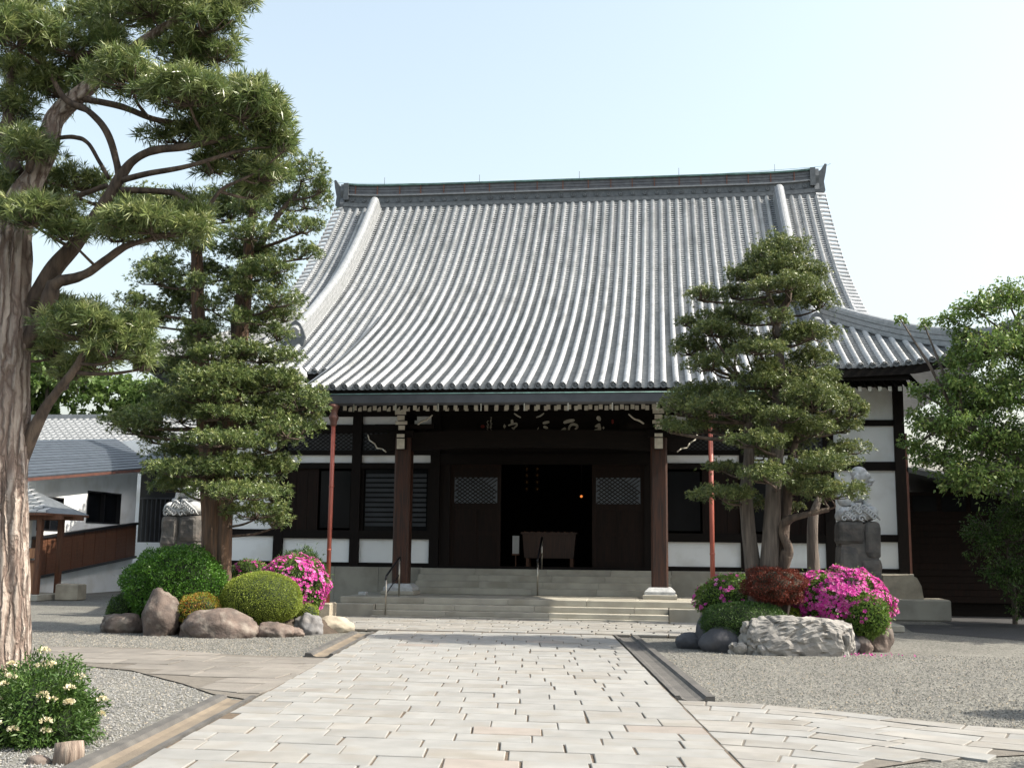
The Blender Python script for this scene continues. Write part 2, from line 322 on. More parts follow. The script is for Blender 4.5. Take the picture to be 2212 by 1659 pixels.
# wide paving before the steps
fore = bed('forecourt_paving', [(-8.4, 20.96), (2.5, 20.96), (2.5, 24.66), (-8.4, 24.66)], 'joint_sand', .028, 'pale paved strip in front of the temple steps')
y = 20.97
while y < 24.5:
    y1 = min(y+random.uniform(.33, .39), 24.65)
    if 24.65-y1 < .15: y1 = 24.65
    x = -8.4-random.uniform(0, .4)
    while x < 2.45:
        w = random.uniform(.5, .72); x0 = max(x, -8.39); x1 = min(x+w, 2.49); gp = random.uniform(.012, .022)
        if x1-x0 > .12: paver(fore, [(x0+gp, y+.006), (x1-gp, y+.006), (x1-gp+random.uniform(-.01, .01), y1-.006), (x0+gp, y1-.006)], 'granite_warm' if random.random() < .75 else 'granite_path')
        x += w
    y = y1
# curving side path to the right
def interp(tab, x):
    for (a, b), (c, d) in zip(tab, tab[1:]):
        if x <= c: return b+(d-b)*(max(x, a)-a)/(c-a)
    return tab[-1][1]
TOPC = [(-.3, 12.34), (.6, 12.3), (1.3, 12.14), (1.9, 11.75), (2.5, 11.3), (3.3, 10.97), (4.5, 10.7), (8, 10.5)]
BOTC = [(.5, 7.0), (1.05, 8.3), (1.5, 8.92), (2.04, 9.38), (2.93, 9.80), (4.5, 9.6), (8, 9.3)]
out = [(pathR(y_)+.02, y_) for y_ in (7.2, 9, 11, 12.33)]+[(x_, interp(TOPC, x_)) for x_ in (.6, 1.0, 1.3, 1.6, 1.9, 2.2, 2.5, 2.9, 3.3, 4.5, 8)]+[(x_, interp(BOTC, x_)-.08) for x_ in (8, 4.5, 2.93, 2.4, 2.04, 1.7, 1.5, 1.2, 1.0)]
side = bed('side_path', out, 'flag_joint', .010, 'granite side path branching off towards the right')
for k in range(17):
    x = pathR(12-.3*k)+.03-random.uniform(0, .4)
    while x < 8.5:
        w = random.uniform(.5, .75); gp = .010
        f = lambda xx, kk: interp(TOPC, xx)-.31*kk-.003
        xl = lambda yy: pathR(yy)+.035
        def off(xx, kk):
            m_ = (interp(TOPC, xx+.3)-interp(TOPC, xx-.3))/.6; x2 = xx+m_*.26*(kk-k-.5); return (x2, interp(TOPC, x2)-.33*kk-.003)
        x0, x1 = x, x+w; xm, ym = off((x0+x1)/2, k+.5)
        if ym > interp(BOTC, xm)-.10 and xm > xl(ym)-.2:
            c = [(a_, b_) if a_ > xl(b_) else (xl(b_), b_) for a_, b_ in (off(x0+gp, k+.98), off(x1-gp, k+.98), off(x1-gp, k+.02), off(x0+gp, k+.02))]
            if c[1][0]-c[0][0] < .1 or c[2][0]-c[3][0] < .1: x += w; continue
            paver(side, c, 'granite_warm' if random.random() < .7 else 'granite_path', z0=-.01, z1=.018, ch=.004)
        x += w
# brown flagstone path on the left
FT = [(-16, 17.2), (-9.6, 16.55), (-8, 16.7), (-6.2, 16.0), (-4.8, 15.9), (-4, 15.7)]
FB = [(-16, 15.2), (-8.4, 14.45), (-6.7, 13.75), (-5.5, 12.6), (-4.8, 11.8), (-4.2, 11.42), (-4, 11.4)]
pts = [(x_, interp(FB, x_)) for x_ in (-16, -8.4, -6.7, -5.5, -4.8, -4.25)]+[(pathL(15.8)-.01, 15.85)]+[(x_, interp(FT, x_)) for x_ in (-6.2, -8, -9.6, -16)]
flag = bed('flagstone_path', pts, 'flag_joint', .013, 'brown flagstone path joining the granite path')
yy = 11.3; rows = []
while yy < 17.4:
    d = random.uniform(.5, .85); x = -15.6-random.random()
    while x < -4:
        w = random.uniform(.55, 1.15); sk = lambda: random.uniform(-.09, .09)
        xm, ym = x+w/2, yy+d/2
        lim = pathL(ym)-.02
        if interp(FB, xm)+.1 < ym < interp(FT, xm)-.02 and x < lim-.1:
            x1 = min(x+w, lim)
            if min(interp(FT, x)-yy, interp(FT, x1)-yy, yy+d-interp(FB, x), yy+d-interp(FB, x1)) < .14: x += w; continue
            cl = lambda px, py: (px, min(max(py, interp(FB, px)+.01), interp(FT, px)-.01))
            paver(flag, [cl(x+.012+sk()*.2, yy+.012+sk()), cl(x1-.012+sk()*.2, yy+.012+sk()), cl(x1-.012, yy+d-.012+sk()), cl(x+.012, yy+d-.012+sk())], 'flagstone', z0=-.01, z1=.022, ch=.005)
        x += w
    yy += d
# drain channels along the path
def drain(edge, sgn, ya, yb, mats, label):
    n = 24; prof = [(.0, .0), (.0, .062), (.05, .062), (.075, .03), (.13, .014), (.25, .012), (.30, .028), (.33, .06), (.42, .064), (.425, .0)]
    V = []; lipF = []; sandF = []
    for i in range(n+1):
        yv = ya+(yb-ya)*i/n
        for a, z in prof: V.append((edge(yv)+sgn*(a+.012)+.006*mnoise.noise(Vector((yv*2, a*9, 3))), yv, z))
    k = len(prof)
    o = MB(); s = MB(); o.v = list(V); s.v = list(V)
    for i in range(n):
        for j in range(k-1):
            q = (i*k+j, i*k+j+1, (i+1)*k+j+1, (i+1)*k+j); q = q if sgn > 0 else q[::-1]
            (s if 3 <= j <= 5 else o).f.append(q); (s if 3 <= j <= 5 else o).sm.append(False)
    for e in (0, n):
        o.f.append(tuple(e*k+j for j in range(k))); o.sm.append(False)
    ob = o.build('drain_channel', mats[0]); tag(ob, label, None, None, 'structure'); s.build('channel_bed', mats[1], ob)
drain(pathL, -1, 6.6, 11.42, ('gutter_lip', 'gutter_sand'), 'sandy stone drain beside the path below the flagstones')
drain(pathL, -1, 16.0, 20.3, ('gutter_lip', 'gutter_sand'), 'sandy stone drain between path and left rock garden')
drain(pathR, 1, 12.36, 20.75, ('gutter_lip', 'gutter_lip'), 'grey stone drain between path and right rock garden')
# asphalt drive on the right with a kerb
MBa = MB().add([(x_, y_, .006) for x_, y_ in [(5.05, 24.0), (6.7, 22.1), (10, 21.3), (40, 20), (40, 60), (6.5, 60), (6.5, 26.4), (5.3, 26.4)]], [tuple(range(8))])
tag(MBa.build('asphalt_drive', 'asphalt'), 'dark asphalt drive in shade beside the hall', None, None, 'structure')
o = MB().cbox(4.55, 4.85, 23.7, 26.2, 0, .14, .02).build('kerb_stone', 'granite_step'); tag(o, 'low straight kerb stone beside the asphalt drive', 'kerb')
# loose gravel: real pebbles over the nearer beds
def pebbles(name, n, region, lab, size=(.007, .016), m='pebble'):
    P = []
    while len(P) < n:
        x = random.uniform(region[0], region[1]); yv = region[2]+(region[3]-region[2])*random.random()**1.25
        if region[4](x, yv): P.append((x, yv, 0))
    P = np.array(P); n = len(P); s = RNG.uniform(size[0], size[1], n)[:, None]
    oct_ = np.array([(1, 0, 0), (0, 1, 0), (-1, 0, 0), (0, -1, 0), (0, 0, .75), (0, 0, -.6)], float)
    ang = RNG.uniform(0, 6.28, n); ca, sa = np.cos(ang)[:, None], np.sin(ang)[:, None]
    V = oct_[None]*(RNG.uniform(.7, 1.3, (n, 6, 1)))*s[:, None]
    V = np.stack([V[..., 0]*ca-V[..., 1]*sa*.75, V[..., 0]*sa+V[..., 1]*ca*.75, V[..., 2]+s*.35], 2)+P[:, None]
    tri = np.array([(0, 1, 4), (1, 2, 4), (2, 3, 4), (3, 0, 4)])
    F = V[:, tri].reshape(-1, 3); rnd = np.repeat(RNG.random(n), 4)
    o = link(name, quads_mesh(name, F, 3, (0, 0, 0), rnd), m, None, 'stuff', lab)
pebbles('gravel', 22000, (.1, 7.0, 11.2, 18.6, lambda x, y: y > interp(TOPC, x)+.03 and x > pathR(y)+.46), 'loose grey gravel on the right of the path')
leafmat('pebble_pale', [(.0, (.12, .12, .118)), (.5, (.185, .185, .18)), (.85, (.255, .252, .245)), (1., (.30, .26, .20))], .85, 0.0, .3)
pebbles('gravel', 26000, (-9.5, -4.2, 7.6, 14.6, lambda x, y: y < interp(FB, x)-.04 and x < pathL(y)-.44), 'loose pale gravel below the flagstones', m='pebble_pale')
pebbles('gravel', 16000, (-12, -5, 15.9, 19.6, lambda x, y: y > interp(FT, x)+.04 and x < pathL(y)-.44), 'loose gravel before the left rock garden')
# ================================================================== temple hall
XC = -2.97
hall = thing('temple_hall', 'large temple hall with sweeping grey tiled roof and dark timber front', 'temple', (XC, 34, 0))
KM = [(26.6, 5.65), (27.3, 6.0), (28.7, 6.73), (30.2, 7.60), (31.8, 8.60), (33.5, 9.74), (35.5, 11.43), (37.6, 13.55), (38.3, 14.3)]
KP = [(23.6, 4.88), (24.35, 5.15), (25.6, 5.62), (26.9, 6.14), (28.2, 6.73), (29.4, 7.31), (30.6, 7.92), (31.8, 8.62), (33.5, 9.74), (35.5, 11.43), (37.6, 13.55), (38.3, 14.3)]
def crom(K):
    xs = np.array([k[0] for k in K]); ys = np.array([k[1] for k in K]); m = np.gradient(ys, xs)
    def fn(x):
        i = int(min(max(np.searchsorted(xs, x)-1, 0), len(xs)-2)); h = xs[i+1]-xs[i]; t = (x-xs[i])/h
        return float((2*t**3-3*t*t+1)*ys[i]+(t**3-2*t*t+t)*h*m[i]+(-2*t**3+3*t*t)*ys[i+1]+(t**3-t*t)*h*m[i+1])
    return fn
fM, fP = crom(KM), crom(KP)
YR = 38.0
def profile(fn, ya, yb, step):
    # arc-length samples from the eave ya up to yb: (s, Y, z, nY, nZ)
    Y = np.linspace(ya, yb, 400); Z = np.array([fn(v) for v in Y]); s = np.concatenate([[0], np.cumsum(np.hypot(np.diff(Y), np.diff(Z)))])
    q = np.arange(0, s[-1], step) if np.isscalar(step) else np.array([v for v in step if v <= s[-1]])
    yy = np.interp(q, s, Y); zz = np.interp(q, s, Z); dy = np.interp(q+.02, s, Y)-np.interp(q-.02, s, Y); dz = np.interp(q+.02, s, Z)-np.interp(q-.02, s, Z)
    L = np.hypot(dy, dz)+1e-9
    return [(a, b, c, -d/l, e/l) for a, b, c, d, e, l in zip(q, yy, zz, dz, dy, L)], s[-1]
def sori(xo, Y):
    e = max(abs(xo)-7.6, 0)/3.25; return .42*e*e*max(0., 1-(Y-27.3)/4.5)
def cover_mesh(fn, ya, yb, xo=0., cr=.07):
    st = []; k = 0
    while k*.30 < 30: st += [k*.30+.0001, k*.30+.2998]; k += 1
    P, _ = profile(fn, ya, yb, st); mb = MB(); n = 7; V = []; F = []
    for i, (s, Y, z, ny, nz) in enumerate(P):
        r = cr*1.025 if i % 2 == 0 else cr*.985
        z += sori(xo, Y)
        for a in range(n):
            an = math.pi*a/(n-1); V.append((r*math.cos(an), Y+ny*(r*math.sin(an)+.012), z+nz*(r*math.sin(an)+.012)))
    for i in range(len(P)-1):
        for a in range(n-1): F.append((i*n+a, i*n+a+1, (i+1)*n+a+1, (i+1)*n+a)[::-1])
    return mb.add(V, F, True)
def pan_mesh(fn, ya, yb, w, xo=0.):
    st = []; k = 0
    while k*.137 < 30: st += [k*.137+.0001, k*.137+.1369]; k += 1
    P, _ = profile(fn, ya, yb, st); V = []; F = []; n = 5
    for i, (s, Y, z, ny, nz) in enumerate(P):
        z += sori(xo, Y); h = .042 if i % 2 == 0 else .002
        for a in range(n):
            u = a/(n-1)*2-1; q = h+.028*u*u-.02
            V.append((u*w/2, Y+ny*q, z+nz*q))
    for i in range(len(P)-1):
        for a in range(n-1): F.append((i*n+a, i*n+a+1, (i+1)*n+a+1, (i+1)*n+a))
    # eave lip
    b = len(V); P0 = P[0]
    for a in range(n):
        u = a/(n-1)*2-1; V.append((u*w/2, P0[1]-.01, P0[2]+sori(xo, P0[1])-.05+.028*u*u))
    for a in range(n-1): F.append((b+a, b+a+1, a+1, a))
    return MB().add(V, F)
SPC = .2776
def capmesh():
    return MB().lathe((0, 0, 0), [(.02, .03), (.074, .03), (.080, .012), (.080, -.01), (.066, -.012), (.060, .0), (.03, .002), (.028, -.008), (.004, -.010)], 14, 'y').mesh('eave_cap')
CAP = capmesh(); CAP.materials.append(MATS['tile_dark'])
CACHE = {}
def shared(key, maker):
    if key not in CACHE: CACHE[key] = maker().mesh(key[0])
    return CACHE[key]
def put(name, me, x, m, parent=None, y=0., z=0.):
    o = link(name, me, m, parent or hall); o.location = (x-XC, y-34, z); return o
nr = int(10.6/SPC)
for k in range(-nr, nr+1):
    xo = k*SPC
    porch = abs(xo) < 5.09
    fn = fP if porch else fM; ya = 24.35 if porch else 27.3
    hipY = 27.3+10.85-abs(xo); yb = YR-.35 if abs(xo) <= 8.40 else hipY-.05
    if yb-ya < .35: continue
    flat = abs(xo) <= 7.6
    key = ('cover_tile_row', porch) if flat else ('cover_tile_row', k)
    me = shared(key, lambda: cover_mesh(fn, ya, yb, xo))
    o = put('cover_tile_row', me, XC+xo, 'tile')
    c = bpy.data.objects.new('eave_cap', CAP); COL.objects.link(c); c.parent = o; c.location = (0, ya-.012, fn(ya)+sori(xo, ya)+.035)
    if k < nr:
        xp = xo+SPC/2
        both = abs(xp) < 5.0
        fn2 = fP if both else fM; ya2 = 24.40 if both else 27.35
        yb2 = YR-.35 if abs(xp) <= 8.40 else 27.3+10.85-abs(xp)-.08
        if yb2-ya2 < .35: continue
        key = ('pan_tile_row', both) if abs(xp) <= 7.6 else ('pan_tile_row', k)
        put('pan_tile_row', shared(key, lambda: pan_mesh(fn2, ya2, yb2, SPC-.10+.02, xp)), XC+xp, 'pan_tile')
# extra covering rows at the two edges of the porch roof, lifted above the main slope
for s in (-1, 1):
    mb = MB(); V = []; P, _ = profile(fP, 24.3, 31.2, .3)
    for (q, Y, z, ny, nz) in P:
        V += [(XC+s*5.10, Y, z+.06), (XC+s*5.20, Y, z+.03), (XC+s*5.20, Y, max(z-.34, fM(max(Y, 26.7))-.1) if Y > 27.3 else z-.30)]
    F = [(i*3+j, i*3+j+1, i*3+4+j, i*3+3+j) for i in range(len(P)-1) for j in range(2)]
    mb.add(V, F).build('porch_verge', 'tile_dark', hall)
# roof deck under the tiles (front, sides, back)
def deck(fn, x0, x1, ya, yb, t=.22, cut=False):
    mb = MB(); n = 26; nx = 12; V = []; top = []
    for i in range(n+1):
        Y = ya+(yb-ya)*i/n
        lim = (27.3+10.85-Y) if cut else 1e9
        for j in range(nx+1):
            xo = x0+(x1-x0)*j/nx
            if cut and Y < 29.72: xo = max(-10.85+(Y-27.3), min(10.85-(Y-27.3), xo))
            elif cut: xo = max(-8.4, min(8.4, xo))
            V.append((XC+xo, Y, fn(Y)+sori(xo, Y)-.05))
    m = len(V); V += [(a, b, c-t) for a, b, c in V]; w = nx+1; F = []
    for i in range(n):
        for j in range(nx):
            q = (i*w+j, i*w+j+1, (i+1)*w+j+1, (i+1)*w+j); F.append(q); F.append(tuple(m+v for v in q[::-1]))
    for j in range(nx): F.append((j, m+j, m+j+1, j+1))
    for i in range(n):
        F.append((i*w, (i+1)*w, m+(i+1)*w, m+i*w)); F.append((i*w+nx, m+i*w+nx, m+(i+1)*w+nx, (i+1)*w+nx))
    mb.add(V, F); return mb
deck(fM, -10.85, 10.85, 27.34, YR, cut=True).build('roof_deck', 'dark_wood_h', hall)
deck(fP, -5.12, 5.12, 24.42, 30.4, .14).build('porch_deck', 'dark_wood_h', hall)
b = deck(fM, -10.85, 10.85, 27.34, YR, cut=True); b.v = [(x, 2*YR-y_, z) for x, y_, z in b.v]; b.f = [f[::-1] for f in b.f]; b.build('rear_roof', 'tile_dark', hall)
for s in (-1, 1):
    V = []; n = 14
    for i in range(n+1):
        xo = 7.9+(10.85-7.9)*i/n; Yh = 27.3+10.85-xo
        for j in range(9):
            Y = Yh+(2*(YR-Yh))*j/8; V.append((XC+s*xo, Y, fM(Yh)+sori(10.85-(10.85-xo)*.3, 27.3+10.85-xo)*(abs(j-4)/4)**6-.05))
    F = [(i*9+j, i*9+j+1, (i+1)*9+j+1, (i+1)*9+j)[::s] for i in range(n) for j in range(8)]
    MB().add(V, F).build('side_roof', 'tile_dark', hall)
    # gable wall and barge board
    pts = [(Y, fM(Y)-.15) for Y in np.linspace(30.0, YR, 12)]; pts = pts+[(2*YR-a, z_) for a, z_ in pts[::-1][1:]]
    MB().poly(pts+[(46, 7.3), (30, 7.3)], .12, 'x', XC+s*7.7-.06).build('gable_wall', 'dark_wood', hall)
    bb = [(Y, fM(Y)-.10) for Y in np.linspace(30.3, YR, 14)]; bl = [(Y, fM(Y)-.62+.2*(Y-30.3)/7.7) for Y in np.linspace(30.3, YR, 14)]
    V = [(XC+s*8.32, a, z_) for a, z_ in bb]+[(XC+s*8.32, a, z_) for a, z_ in bl]+[(XC+s*8.40, a, z_) for a, z_ in bb]+[(XC+s*8.40, a, z_) for a, z_ in bl]
    F = []
    for i in range(13):
        F += [(i, i+1, 14+i+1, 14+i), (28+i, 42+i, 42+i+1, 28+i+1), (14+i, 14+i+1, 42+i+1, 42+i)]
    MB().add(V, F).build('barge_board', 'dark_wood_h', hall)
    # verge tiles: short round tiles lying across the edge of the gable
    P, tot = profile(fM, 30.6, YR-.35, .285)
    def vt():
        n = 7; V = []; F = []
        for i, (x, r, dz) in enumerate(((-.16, .068, .03), (.17, .074, -.01), (.18, .05, -.012))):
            for a in range(n+1):
                an = math.pi*a/n; V.append((x*s, r*math.cos(an), dz+r*math.sin(an)))
        for i in range(2):
            for a in range(n): F.append((i*(n+1)+a, i*(n+1)+a+1, (i+1)*(n+1)+a+1, (i+1)*(n+1)+a))
        V += [(.17*s, -.11, .01), (.17*s, .11, .01), (.17*s, .11, -.13), (.17*s, -.11, -.13)]; m = len(V)-4; F.append((m, m+1, m+2, m+3))
        return MB().add(V, F, False)
    me = shared(('verge_tile', s), vt)
    for (q, Y, z, ny, nz) in P:
        o = put('verge_tile', me, XC+s*8.47, 'tile', None, Y, z+.03); o.rotation_euler = (math.atan2(-ny, nz), 0, 0)
# ridges: stacks of flat tiles swept along a line
def stackprof(w, h, layers, taper=.0, cap=True):
    pr = []; dz = h/layers
    for i in range(layers):
        ww = w*(1-taper*i/layers)/2; o = 0 if i % 2 else .022
        pr += [(ww-o, i*dz+.002), (ww, i*dz+dz*.35), (ww, i*dz+dz*.95)]
    top = []
    if cap:
        r = w*.36
        for a in range(7): an = math.pi*a/6; top.append((r*math.cos(an), h+r*.7*math.sin(an)))
    return pr+top+[(-a, b_) for a, b_ in pr[::-1]]
def sweep(pts, lat, up, prof):
    mb = MB(); V = []; n = len(prof)
    for p, la, u in zip(pts, lat, up):
        for a, b_ in prof: V.append(Vector(p)+Vector(la)*a+Vector(u)*b_)
    F = [(i*n+j, i*n+(j+1) % n, (i+1)*n+(j+1) % n, (i+1)*n+j) for i in range(len(pts)-1) for j in range(n)]
    F += [tuple(range(n))[::-1], tuple(range((len(pts)-1)*n, len(pts)*n))]
    return mb.add(V, F)
def rz(xo): return .11*(abs(xo)/8.4)**10
XS = np.linspace(-8.3, 8.3, 33)
Lr = [(0, -1, 0)]*33; Ur = [(0, 0, 1)]*33
rp_ = [(XC+x, YR, 13.42+rz(x)) for x in XS]
ridge = sweep(rp_, Lr, Ur, stackprof(.86, .36, 4, .1, False)).build('main_ridge', 'tile_dark', hall)
sweep([(x, y_, z+.36) for x, y_, z in rp_], Lr, Ur, stackprof(.56, .30, 2, 0, False)).build('ridge_band', 'tile_dark', ridge)
sweep([(x, y_, z+.655) for x, y_, z in rp_], Lr, Ur, [(.36, 0), (.36, .045), (-.36, .045), (-.36, 0)]).build('ridge_ledge', 'ridge_tile', ridge)
sweep([(x, y_, z+.70) for x, y_, z in rp_], Lr, Ur, stackprof(.54, .36, 7, .05, False)).build('ridge_stack', 'old_blue_slate', ridge)
sweep([(x, y_, z+1.06) for x, y_, z in rp_], Lr, Ur, [(.33, -.015), (.35, .03), (.2, .075), (-.2, .075), (-.35, .03), (-.33, -.015)]).build('ridge_cap', 'verdigris', ridge)
STR = MB().box(-.018, .018, -.30, -.262, 0, .40).mesh('strap'); STR.materials.append(MATS['copper_strap'])
xx = -7.9
while xx < 8.0:
    o = put('strap', STR, XC+xx, None, ridge, YR, 13.42+.68+rz(xx)); xx += random.uniform(.70, .92)
ROS = MB().lathe((0, 0, 0), [(.001, .0), (.085, .0), (.085, -.03), (.07, -.045), (.06, -.03), (.03, -.03), (.02, -.05), (.003, -.05)], 12, 'y').mesh('rosette'); ROS.materials.append(MATS['tile_dark'])
for i in range(-19, 20): put('rosette', ROS, XC+i*.42, None, ridge, YR-.27, 13.42+.36+.15+rz(i*.42))
ROD = MB().tube([(0, 0, 0), (0, 0, .34)], .008, 5).mesh('lightning_rod'); ROD.materials.append(MATS['black_metal'])
for x_ in (-6.9, -3.4, .2, 3.7, 7.0): put('lightning_rod', ROD, XC+x_, None, ridge, YR, 14.54+rz(x_))
WIRE, wr = smooth_path([(XC-8.9, YR, 14.86), (XC-8.2, YR, 14.72), (XC-4, YR, 14.60), (XC, YR, 14.60), (XC+4, YR, 14.60), (XC+8.2, YR, 14.74), (XC+8.9, YR, 14.86)], 5)
MB().tube(WIRE, .007, 5).build('conductor_wire', 'verdigris', ridge)
for s in (-1, 1):   # ogre tile at each end of the ridge
    x0 = XC+s*8.36; zt = 13.42+rz(8.4)
    pts = [(-.34, .0), (-.40, .35), (-.30, .60), (-.36, .85), (-.30, 1.10), (-.16, 1.16), (0, 1.2), (.16, 1.16), (.30, 1.10), (.36, .85), (.30, .60), (.40, .35), (.34, 0)]
    e = MB().poly([(YR+a, zt+b_-.05) for a, b_ in pts], .16, 'x', x0-.08)
    e.poly([(x0+s*a, zt+c_) for a, c_ in ((0, .95), (.16, 1.04), (.30, 1.26), (.37, 1.24), (.33, .95), (.26, .62), (.30, .3), (.1, .1), (0, .1))][::s], .44, 'y', YR-.22)
    e.box(min(x0-s*.04, x0-s*.22), max(x0-s*.04, x0-s*.22), YR-.38, YR-.28, zt+.45, zt+1.08)
    e.build('ogre_tile', 'tile_dark', ridge)
# descending ridges
for s in (-1, 1):
    P, _ = profile(fM, 29.35, YR-.28, .35); pts = [(XC+s*7.05, Y, z) for q, Y, z, ny, nz in P]; up = [(0, ny, nz) for q, Y, z, ny, nz in P]
    dr = sweep(pts, [(1, 0, 0)]*len(P), up, stackprof(.34, .46, 7, .15)).build('descending_ridge', 'ridge_tile', hall)
    q, Y, z, ny, nz = P[0]
    pl = [(-.24, -.05), (-.30, .22), (-.22, .45), (-.12, .62), (0, .70), (.12, .62), (.22, .45), (.30, .22), (.24, -.05)]
    MB().poly([(XC+s*7.05+a, z+b_) for a, b_ in pl], .10, 'y', Y-.12).build('end_tile', 'tile_dark', dr)
    # corner hip ridge with upturned tip
    pts = []; la = []; up = []
    for i in range(17):
        t = i/16; xo = 7.15+(11.0-7.15)*t; Yv = 27.3+10.85-xo
        zz = (fM(max(Yv, 26.7)))+sori(min(xo, 10.85), max(Yv, 27.3))+(.10*max(0, (t-.8)/.2)**2)
        pts.append((XC+s*xo, Yv, zz-.02)); la.append((s*.7071, .7071, 0)); up.append((0, 0, 1))
    hr = sweep(pts, la, up, stackprof(.34, .42, 6, .12)).build('hip_ridge', 'ridge_tile', hall)
    p = Vector(pts[-1]); dv = Vector((s*.7071, -.7071, 0))
    MB().tube([p+dv*-.15+Vector((0, 0, .44)), p+dv*.25+Vector((0, 0, .52)), p+dv*.62+Vector((0, 0, .68))], [.09, .075, .06], 8).build('hip_tip', 'tile', hr)
    MB().tube([p+dv*-.05+Vector((0, 0, -.05)), p+dv*.06+Vector((0, 0, .25)), p+dv*.04+Vector((0, 0, .55))], [.18, .2, .1], 6).build('end_tile', 'tile_dark', hr)
    # onion finial on the porch corner
    MB().lathe((XC+s*5.27, 24.55, 5.13), [(.17, 0), (.19, .10), (.16, .17), (.09, .20), (.08, .23), (.13, .28), (.155, .36), (.13, .45), (.06, .52), (.02, .57)], 16).build('onion_finial', 'statue_stone', hall)
# eaves: gutter, fascia, rafters with white tips
gx0, gx1 = XC-5.15, XC+5.15
gp_ = [(-.09, .22), (-.10, .20), (-.11, .02), (-.06, -.02), (.06, -.02), (.09, .02), (.09, .22), (.075, .22), (.07, .04), (-.085, .04), (-.08, .22)]
sweep([(gx0, 24.27, 4.77), (gx1, 24.27, 4.77)], [(0, 1, 0)]*2, [(0, 0, 1)]*2, gp_).build('rain_gutter', 'gutter_metal', hall)
MB().tube([(gx0, 24.165, 4.995), (gx1, 24.165, 4.995)], .013, 6).build('gutter_rim', 'verdigris', hall)
HK = MB().box(-.012, .012, -.012, .012, -.16, .05).mesh('gutter_bracket'); HK.materials.append(MATS['steel'])
for i in range(11): put('gutter_bracket', HK, XC-4.85+i*.97, None, None, 24.20, 4.76)
MB().box(gx0, gx1, 24.42, 24.50, 4.86, 5.02).build('eave_board', 'dark_wood_h', hall)
def rafter(ya, yb, za, zb, w=.075, h=.10):
    V = [(x, y_, z+dz) for dz in (0, h) for y_, z in ((ya, za), (yb, zb)) for x in (-w/2, w/2)]
    return MB().hull8(V)
TIP = MB().box(-.043, .043, -.012, .0, -.005, .105).mesh('white_tip'); TIP.materials.append(MATS['white_paint'])
def raftrow(key, x0, x1, sp, ya, yb, za, zb):
    me = shared(('rafter', key), lambda: rafter(ya, yb, za, zb)); n = int((x1-x0)/sp)
    for i in range(n+1):
        o = put('rafter', me, x0+sp*i, 'dark_wood'); t = bpy.data.objects.new('white_tip', TIP); COL.objects.link(t); t.parent = o; t.location = (0, ya, za)
raftrow('a', XC-4.95, XC+4.95, .236, 24.74, 28.9, 4.70, 6.35)
raftrow('b', XC-4.40, XC+4.40, .236, 25.75, 28.9, 4.80, 5.9)
raftrow('c', XC+5.2, XC+9.3, .236, 27.66, 29.3, 5.47, 6.15)
raftrow('c', XC-9.3, XC-5.2, .236, 27.66, 29.3, 5.47, 6.15)
for s in (-1, 1): MB().box(min(XC+s*5.15, XC+s*8.9), max(XC+s*5.15, XC+s*8.9), 27.44, 27.52, 5.70, 5.86).build('eave_board', 'dark_wood_h', hall)

# ------------------------------------------------------------------ front wall
YW = 29.0
def wbox(name, x0, x1, y0, y1, z0, z1, m, parent=None, c=0.): 
    mb = MB(); (mb.cbox(x0, x1, y0, y1, z0, z1, c) if c else mb.box(x0, x1, y0, y1, z0, z1)); return mb.build(name, m, parent or hall)
PX = [-8.95, -7.2, -5.1, -2.95, 2.95, 5.1, 7.2, 8.95]
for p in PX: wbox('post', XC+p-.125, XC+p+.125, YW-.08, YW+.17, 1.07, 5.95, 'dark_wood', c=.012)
def bay(a, b, kind, side):
    x0, x1 = XC+a+.127, XC+b-.127
    def beam(z0, z1, d=-.05): wbox('beam', x0, x1, YW+d, YW+.14, z0, z1, 'dark_wood_h')
    def panel(z0, z1): wbox('plaster_panel', x0, x1, YW+.02, YW+.10, z0+.001, z1-.001, 'plaster')
    if kind == 'white':
        lv = [1.07, 1.19, 1.85, 2.03, 3.63, 3.85, 4.76, 4.91, 5.75, 6.3]
        for i in range(9): (beam if i % 2 == 0 else panel)(lv[i], lv[i+1])
        return
    beam(1.07, 1.18); panel(1.18, 1.80); beam(1.80, 2.02, -.07); beam(3.66, 3.81, -.06); panel(3.81, 4.02); beam(4.02, 4.14); beam(4.62, 4.84); panel(4.84, 5.06); beam(5.06, 6.3)
    # lattice transom
    lattice(x0, x1, 4.14, 4.62, YW+.02, .105, side < 0 and kind == 'slat')
    w = x1-x0
    if kind == 'slat':
        wd = wbox('window', x0, x1, YW+.08, YW+.10, 2.02, 3.66, 'window_dark')
        for q in (x0, x1-.08): wbox('window_frame', q, q+.08, YW+.0, YW+.07, 2.02, 3.66, 'dark_wood', wd)
        for i in range(11): wbox('blind_slat', x0+.12, x1-.12, YW+.05, YW+.065, 2.14+i*.13, 2.14+i*.13+.085, 'blind', wd)
    else:
        for i in range(6):
            q = x0+w*i/6
            if (i >= 3) == (side > 0): wbox('wall_board', q+.004, q+w/6-.004, YW+.03+.006*(i % 2), YW+.09, 2.02, 3.66, 'door_wood')
        h0, h1 = (x0, x0+w/2) if side > 0 else (x0+w/2, x1)
        wbox('window', h0+.05, h1-.05, YW+.07, YW+.09, 2.08, 3.60, 'window_dark')
